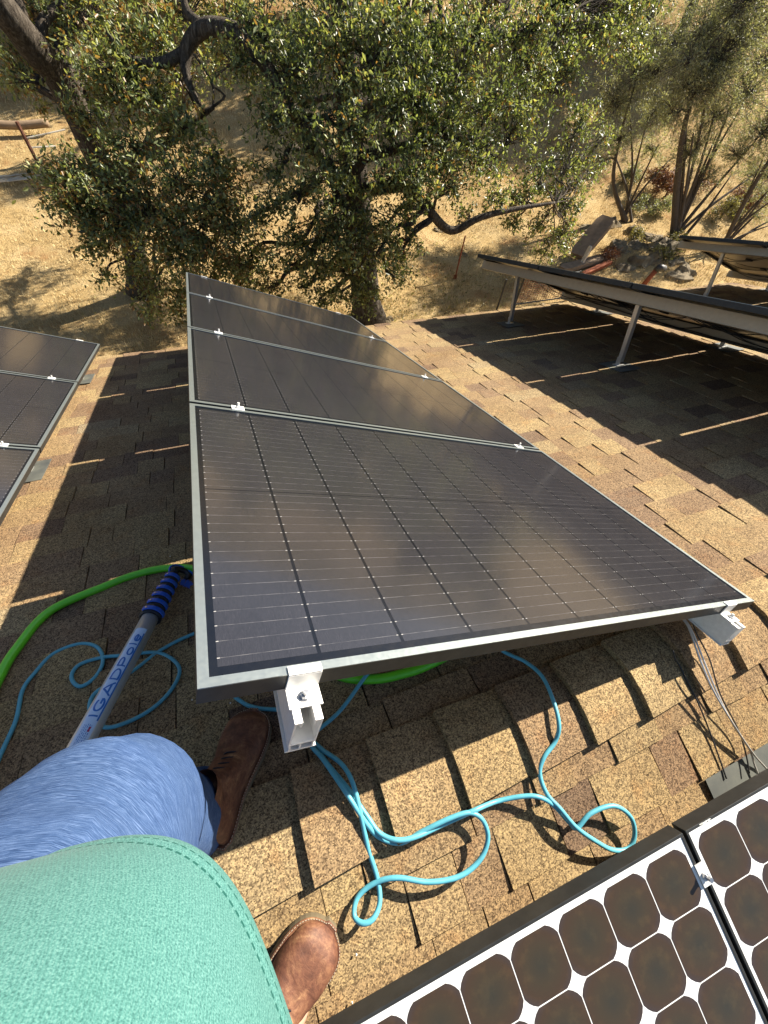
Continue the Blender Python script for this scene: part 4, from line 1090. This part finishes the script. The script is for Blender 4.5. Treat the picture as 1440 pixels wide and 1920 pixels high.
# middle oak
mb_ = gat(690, 600)
cy = mb_.y
tree('large dark green live oak in the middle, its trunk just past the roof edge',
     [([mb_, at(678, 480, cy), at(668, 380, cy), at(658, 260, cy), at(652, 160, cy), at(640, 20, cy), at(640, -140, cy)], [.30, .26, .24, .21, .2, .17, .1])],
     [([at(675, 440, cy), at(600, 290, cy - .3), at(545, 200, cy - .4), at(490, 110, cy - .3), at(445, 62, cy), at(385, 52, cy + .2), at(350, 92, cy + .3), at(352, 150, cy + .2), at(385, 215, cy)], [.10, .09, .08, .085, .095, .09, .08, .05, .015]),
      ([at(352, 95, cy + .3), at(300, 118, cy + .3), at(240, 108, cy + .4), at(200, 60, cy + .5)], [.065, .055, .04, .02]),
      ([at(385, 52, cy + .2), at(350, 20, cy + .4), at(340, -40, cy + .5)], [.06, .05, .03]),
      ([at(665, 360, cy), at(760, 350, cy - .8), at(800, 390, cy - 1.1), at(845, 432, cy - 1.2), at(900, 408, cy - 1.3), at(965, 392, cy - 1.3), at(1040, 380, cy - 1.3)], [.11, .08, .07, .065, .05, .04, .02]),
      ([at(655, 220, cy), at(760, 160, cy), at(850, 110, cy), at(940, 60, cy)], [.13, .1, .08, .05]),
      ([at(660, 300, cy), at(740, 280, cy - .5), at(850, 260, cy - .7), at(930, 300, cy - .8)], [.1, .07, .05, .03])],
     cl([(440, 130, 7.6, .3), (500, 60, 7.8, .5), (560, 130, 7.2, .5), (510, 230, 7, .4), (600, 250, 6.6, .45), (560, 380, 6.5, .42), (500, 330, 6.8, .28), (620, 60, 7.4, .55), (700, 120, 6.8, .55), (680, 240, 6.4, .45), (730, 330, 6.5, .4),
         (610, 450, 6.6, .36), (655, 520, 6.5, .34), (690, 450, 6.7, .34), (540, 460, 6.6, .3), (500, 540, 7.0, .3), (640, 560, 6.6, .2), (800, 60, 7.2, .6), (780, 180, 6.8, .5), (860, 130, 7, .5), (840, 250, 6.8, .5), (900, 60, 7.4, .5),
         (930, 180, 7.1, .45), (810, 300, 6.7, .4), (900, 310, 6.8, .45), (960, 250, 7.2, .45), (1000, 60, 7.8, .6), (1060, 130, 8, .5), (1000, 330, 7.3, .42), (1060, 300, 7.6, .38), (930, 360, 6.9, .28), (1040, 370, 7.3, .36), (1070, 395, 7.3, .3),
         (1010, 430, 7.0, .28), (1050, 455, 7.0, .25), (960, 420, 7, .2), (1120, 60, 8.3, .5), (1180, 30, 8.6, .5), (1090, 220, 8, .35), (1130, 260, 8, .25), (820, 350, 6.8, .2),
         (1000, 150, 7.6, .5), (740, 60, 7, .5), (880, 400, 7, .14), (1200, 90, 8.8, .35), (760, 420, 6.8, .2), (730, 200, 6.6, .4), (655, 400, 6.4, .36), (710, 420, 6.4, .36), (640, 480, 6.3, .36), (680, 560, 6.6, .3), (740, 520, 6.6, .3), (600, 560, 6.7, .28), (540, 500, 6.8, .32), (470, 480, 7.2, .3), (780, 330, 6.3, .4), (850, 340, 6.6, .35), (620, 330, 6.2, .36), (480, 400, 7, .34), (700, 480, 6.3, .34), (760, 450, 6.5, .26), (1020, 480, 7.1, .26), (980, 380, 7, .3), (1060, 440, 7.2, .3), (1080, 350, 7.5, .35), (1110, 310, 7.8, .3), (735, 480, 6.5, .28), (690, 545, 6.4, .24), (610, 520, 6.5, .3), (590, 480, 6.5, .28), (560, 540, 6.8, .22), (770, 380, 6.5, .2)]) + [((x_, y_, z_), r_) for x_, y_, z_, r_ in ((2.0, 9.6, -1.6, .5), (2.8, 10.2, -.9, .6), (3.4, 9.4, -1.3, .6), (4.2, 10.4, -.6, .7), (4.6, 9.5, -1.6, .6), (3.0, 9.8, -.1, .6), (5.2, 10.2, -.9, .6), (1.6, 9.2, -1.0, .4), (3.9, 9.2, .1, .5), (2.3, 9.0, -2.2, .35), (5.6, 9.6, -1.8, .5), (4.9, 11.2, -.2, .7), (2.6, 11.0, .3, .7), (3.6, 11.2, .6, .8), (6.2, 10.6, -.4, .6))], .064, 'oak_leaf', density=.84, tmu=.5)
# grey-green multi-stemmed trees on the right
def stems(base, tips, r0, lean):
    out = []
    for (px, py) in tips:
        e = at(px, py, base.y + rnd(-.3, .5)); o_ = base + Vector((rnd(-.25, .25), rnd(-.1, .1), 0)); mid = o_.lerp(e, .45) + Vector((rnd(-.15, .15), 0, rnd(0, .2)))
        out.append(([o_, mid, e], [r0 * rnd(.7, 1), r0 * .6, r0 * .25]))
    return out
ab = gat(1172, 415)
tree('small slender grey-green tree with forked stems on the right bank', [([ab, at(1150, 340, ab.y), at(1165, 250, ab.y), at(1190, 160, ab.y)], [.07, .05, .035, .02])],
     stems(ab, [(1235, 270), (1140, 260), (1215, 220), (1255, 300), (1180, 200)], .05, 0), cl([(1150, 190, ab.y, .7), (1190, 140, ab.y, .7), (1235, 210, ab.y, .6), (1160, 260, ab.y, .5), (1220, 280, ab.y, .45), (1125, 300, ab.y, .35), (1205, 70, ab.y + .4, .7), (1240, 130, ab.y, .6)]),
     .05, 'olive_leaf', 'grey_twig', .9, name='young_tree', tmu=.6, narrow=.3, per=13)
bb = gat(1262, 452)
tree('grey-green tree with many dark stems leaning right, above the farthest panel row', [([bb, at(1270, 340, bb.y), at(1285, 230, bb.y), at(1330, 90, bb.y)], [.10, .08, .06, .03])],
     stems(bb, [(1345, 250), (1390, 200), (1420, 260), (1330, 160), (1440, 310), (1300, 250), (1370, 330), (1350, 180), (1400, 120), (1290, 180)], .065, 0),
     cl([(1300, 170, bb.y, .8), (1350, 110, bb.y, .9), (1400, 60, bb.y, .9), (1340, 220, bb.y, .7), (1400, 180, bb.y, .8), (1380, 290, bb.y, .6), (1430, 250, bb.y, .7), (1290, 290, bb.y, .5), (1330, 330, bb.y, .4), (1310, 60, bb.y + 1, .8), (1440, 120, bb.y, .8), (1430, 360, bb.y, .5), (1480, 200, bb.y, .9), (1410, -20, bb.y, 1), (1270, 120, bb.y, .6), (1260, 210, bb.y, .5), (1370, 20, bb.y + 1, .9), (1310, 270, bb.y, .5), (1350, 160, bb.y - .5, .6), (1420, 320, bb.y, .5)]),
     .05, 'olive_leaf', 'grey_twig', .8, name='leaning_tree', tmu=.55, narrow=.3, per=13)
cb = gat(1352, 470)
tree('thicket tree of thin stems leaning far right, at the right picture border', [([cb, at(1385, 400, cb.y), at(1430, 320, cb.y), at(1500, 220, cb.y)], [.07, .06, .05, .03])],
     stems(cb, [(1440, 380), (1460, 330), (1480, 400), (1430, 300), (1500, 300), (1450, 420), (1470, 360)], .05, 0), cl([(1440, 330, cb.y, .5), (1470, 280, cb.y, .6), (1420, 400, cb.y, .35), (1500, 230, cb.y, .7)]), .05, 'olive_leaf', 'grey_twig', .9, name='leaning_tree', tmu=.45, narrow=.3, per=12)
# background trees up the hill
bgt = [((75, 95), 3.4, 'brown_leaf', 'brownish oak on the hill behind the left oak trunk'), ((215, 60), 4.2, 'brown_leaf', 'tall brown-green oak on the hill above the fallen log'), ((450, 45), 4.0, 'oak_leaf', 'oak on the hill behind the curved dark limb'),
       ((640, 60), 4.6, 'oak_leaf', 'oak on the hill behind the top of the middle oak trunk'), ((880, 130), 4.0, 'brown_leaf', 'yellowing oak on the hill behind the right half of the middle oak'), ((1040, 170), 4.0, 'oak_leaf', 'oak on the hill seen past the right side of the middle oak'),
       ((1262, 95), 5.0, 'olive_leaf', 'grey-trunked tree high on the bank between the two slender trees'), ((1330, 60), 5.0, 'olive_leaf', 'tall pale tree on the bank above the leaning stems'), ((1200, 60), 5.0, 'oak_leaf', 'green tree high on the bank left of the grey-trunked tree'), ((-60, 60), 5, 'brown_leaf', 'brown oak beyond the left picture border'),
       ((330, 30), 5.0, 'brown_leaf', 'brown oak on the hill behind the gap between the two oaks'), ((1420, 70), 5, 'olive_leaf', 'pale tree on the bank at the top right corner')]
for (p, hgt, lm, lab) in bgt:
    b = gat(*p); hgt *= rnd(.9, 1.1)
    top = b + Vector((rnd(-.8, .8), rnd(-.5, .5), hgt * .75))
    crown = [(b + Vector((random.gauss(0, .28 * hgt), random.gauss(0, .28 * hgt), hgt * rnd(.42, 1.05))), rnd(.55, 1.0) * hgt / 5) for _ in range(13)]
    tree(lab, [([b, b.lerp(top, .4) + Vector((rnd(-.3, .3), 0, 0)), top], [.22, .17, .07])], [], crown, .13, lm, 'bark' if lm != 'olive_leaf' else 'grey_twig', .5, 'oaks and pale trees on the hill behind', .5, .5, per=16, twig=.02)
# far hill wood: reads as one mass
cents = []
for i in range(170):
    x_ = rnd(-40, 110); y_ = rnd(32, 95)
    if .22 * x_ + .975 * y_ < 62: continue
    z_ = ground(x_, y_); s_ = rnd(1.2, 2.4)
    for _ in range(26): cents.append((x_ + random.gauss(0, s_), y_ + random.gauss(0, s_), z_ + 1.5 + abs(random.gauss(1.2, 1.2)) * s_ * .8))
leaves_mesh('distant_wood', cents, .55, 14, .42, 'brown_leaf', None, .55, kind='stuff')['label'] = 'far scrubby oak wood covering the upper hillside'
# shrubs
for (p, r_, lm, lab) in (((1245, 372), .7, 'red_leaf', 'dark reddish bush behind the slender grey-green tree'), ((1222, 400), .45, 'olive_leaf', 'small green bush between the slender tree and the leaning tree'), ((1165, 345), .45, 'olive_leaf', 'low grey-green bush left of the reddish bush'),
                       ((1400, 395), .6, 'red_leaf', 'reddish bush among the leaning stems at the right'), ((1350, 410), .5, 'brown_leaf', 'dry yellow-brown bush behind the farthest panel row'), ((1185, 452), .32, 'brown_leaf', 'low dry brush among the upper rocks of the outcrop'),
                       ((1238, 490), .35, 'brown_leaf', 'low dry brush in front of the dark shaded rock'), ((1135, 492), .28, 'red_leaf', 'small rusty dry brush right of the boards'), ((1265, 462), .35, 'brown_leaf', 'dry brush round the foot of the leaning tree')):
    b = gat(*p)
    crown = [(b + Vector((random.gauss(0, r_ * .7), random.gauss(0, r_ * .5), r_ * rnd(.2, .8))), r_ * .5) for _ in range(6)]
    tree(lab, [([b, b + Z * r_ * .3, b + Z * r_ * .6], [.03, .02, .01])], [], crown, .06, lm, 'grey_twig', 1.1, None, .4, .4, 'bush', per=10)

# ------------------------------------------------------------------ grass, litter
def scatter(n, fn): 
    out = []
    while len(out) < n:
        p = fn(); out.append(p)
    return out
n = 150000
px = RNG.uniform(-9, 26, n); py = 4.5 + 22 * RNG.random(n) ** 1.4
inside = [(x_, y_) for x_, y_ in zip(px, py) if y_ > 4.6 or x_ > 8.3]
V = []; F = []; T = []
arr = np.array(inside); m_ = len(arr)
gz = np.array([ground(x_, y_) for x_, y_ in arr])
cl_ = np.array([noise.noise(Vector((x_ * 1.7, y_ * 1.7, 5))) for x_, y_ in arr])
keep = cl_ > RNG.uniform(-.55, .15, m_); arr = arr[keep]; gz = gz[keep]; cl_ = cl_[keep]; m_ = len(arr)
B_ = 3
cen = np.repeat(np.column_stack([arr, gz]), B_, 0) + RNG.normal(0, .03, (m_ * B_, 3)) * [1, 1, 0]
h_ = (.02 + .075 * RNG.random(m_ * B_)) * (1 + np.repeat(np.clip(cl_, 0, 1), B_) * .9); ang = RNG.uniform(0, 6.28, m_ * B_); wv = np.column_stack([np.cos(ang), np.sin(ang), 0 * ang]) * .005
tipv = cen + np.column_stack([RNG.normal(0, .03, m_ * B_), RNG.normal(0, .03, m_ * B_), h_])
VV = np.stack([cen - wv, cen + wv, tipv], 1).reshape(-1, 3)
me = bpy.data.meshes.new('dry_grass'); me.vertices.add(len(VV)); me.vertices.foreach_set('co', VV.astype(np.float32).ravel())
me.loops.add(len(VV)); me.loops.foreach_set('vertex_index', np.arange(len(VV), dtype=np.int32)); me.polygons.add(len(VV) // 3); me.polygons.foreach_set('loop_start', np.arange(0, len(VV), 3, dtype=np.int32))
a = me.attributes.new('tone', 'FLOAT', 'FACE'); a.data.foreach_set('value', RNG.uniform(.05, 1, len(VV) // 3).astype(np.float32)); me.materials.append(MAT['grass']); me.update(calc_edges=True)
o = bpy.data.objects.new('dry_grass', me); COL.objects.link(o); o['kind'] = 'stuff'; o['label'] = 'short golden dry grass covering the yard and the bank'; o['category'] = 'grass'
lit = []
for _ in range(1500):
    x_ = random.gauss(3.5, 2.6); y_ = random.gauss(8.5, 1.8)
    if y_ > 5: lit.append((x_, y_, ground(x_, y_) + .02))
o = leaves_mesh('leaf_litter', lit, .09, 7, .05, 'brown_leaf', None, .4, kind='stuff'); o['label'] = 'brown fallen oak leaves on the ground round the trunks'; o['category'] = 'leaf litter'
for a_ in list(bpy.data.objects):
    if a_.name.startswith('distant_wood'): a_['category'] = 'wood'
# white crumbs on the roof and droppings on the panels
m = MB()
for (x_, y_) in ((319, 1043), (668, 1790), (432, 1318), (660, 1880), (1182, 1130), (360, 1312)):
    c = hit((x_, y_), .014); r_ = rnd(.002, .0035); m.add([c + Vector((r_, 0, 0)), c + Vector((0, r_, 0)), c - Vector((r_, 0, 0)), c - Vector((0, r_, 0)), c + Z * r_, c - Z * r_], [(0, 1, 4), (1, 2, 4), (2, 3, 4), (3, 0, 4), (1, 0, 5), (2, 1, 5), (3, 2, 5), (0, 3, 5)])
m.build('pale_grit', 'splash_white', kind='stuff', label='few white crumbs lying on the shingles', category='grit')
m = MB()
def splat(c, ux, uy, r_, n_):
    P = [c + (ux * math.cos(q * 6.283 / n_) + uy * math.sin(q * 6.283 / n_)) * r_ * rnd(.5, 1.2) for q in range(n_)]; m.add([c] + P, [(0, 1 + q, 1 + (q + 1) % n_) for q in range(n_)])
for _ in range(5): splat(pv(.60 + rnd(-.02, .02), -.150 + .004, .0004) - PV * .0, PU, PV * .4, .006, 9)
m.build('dropping', 'splash_white', kind='stuff', label='pale dried splash on the black frame of the right white-backed panel', category='stain')
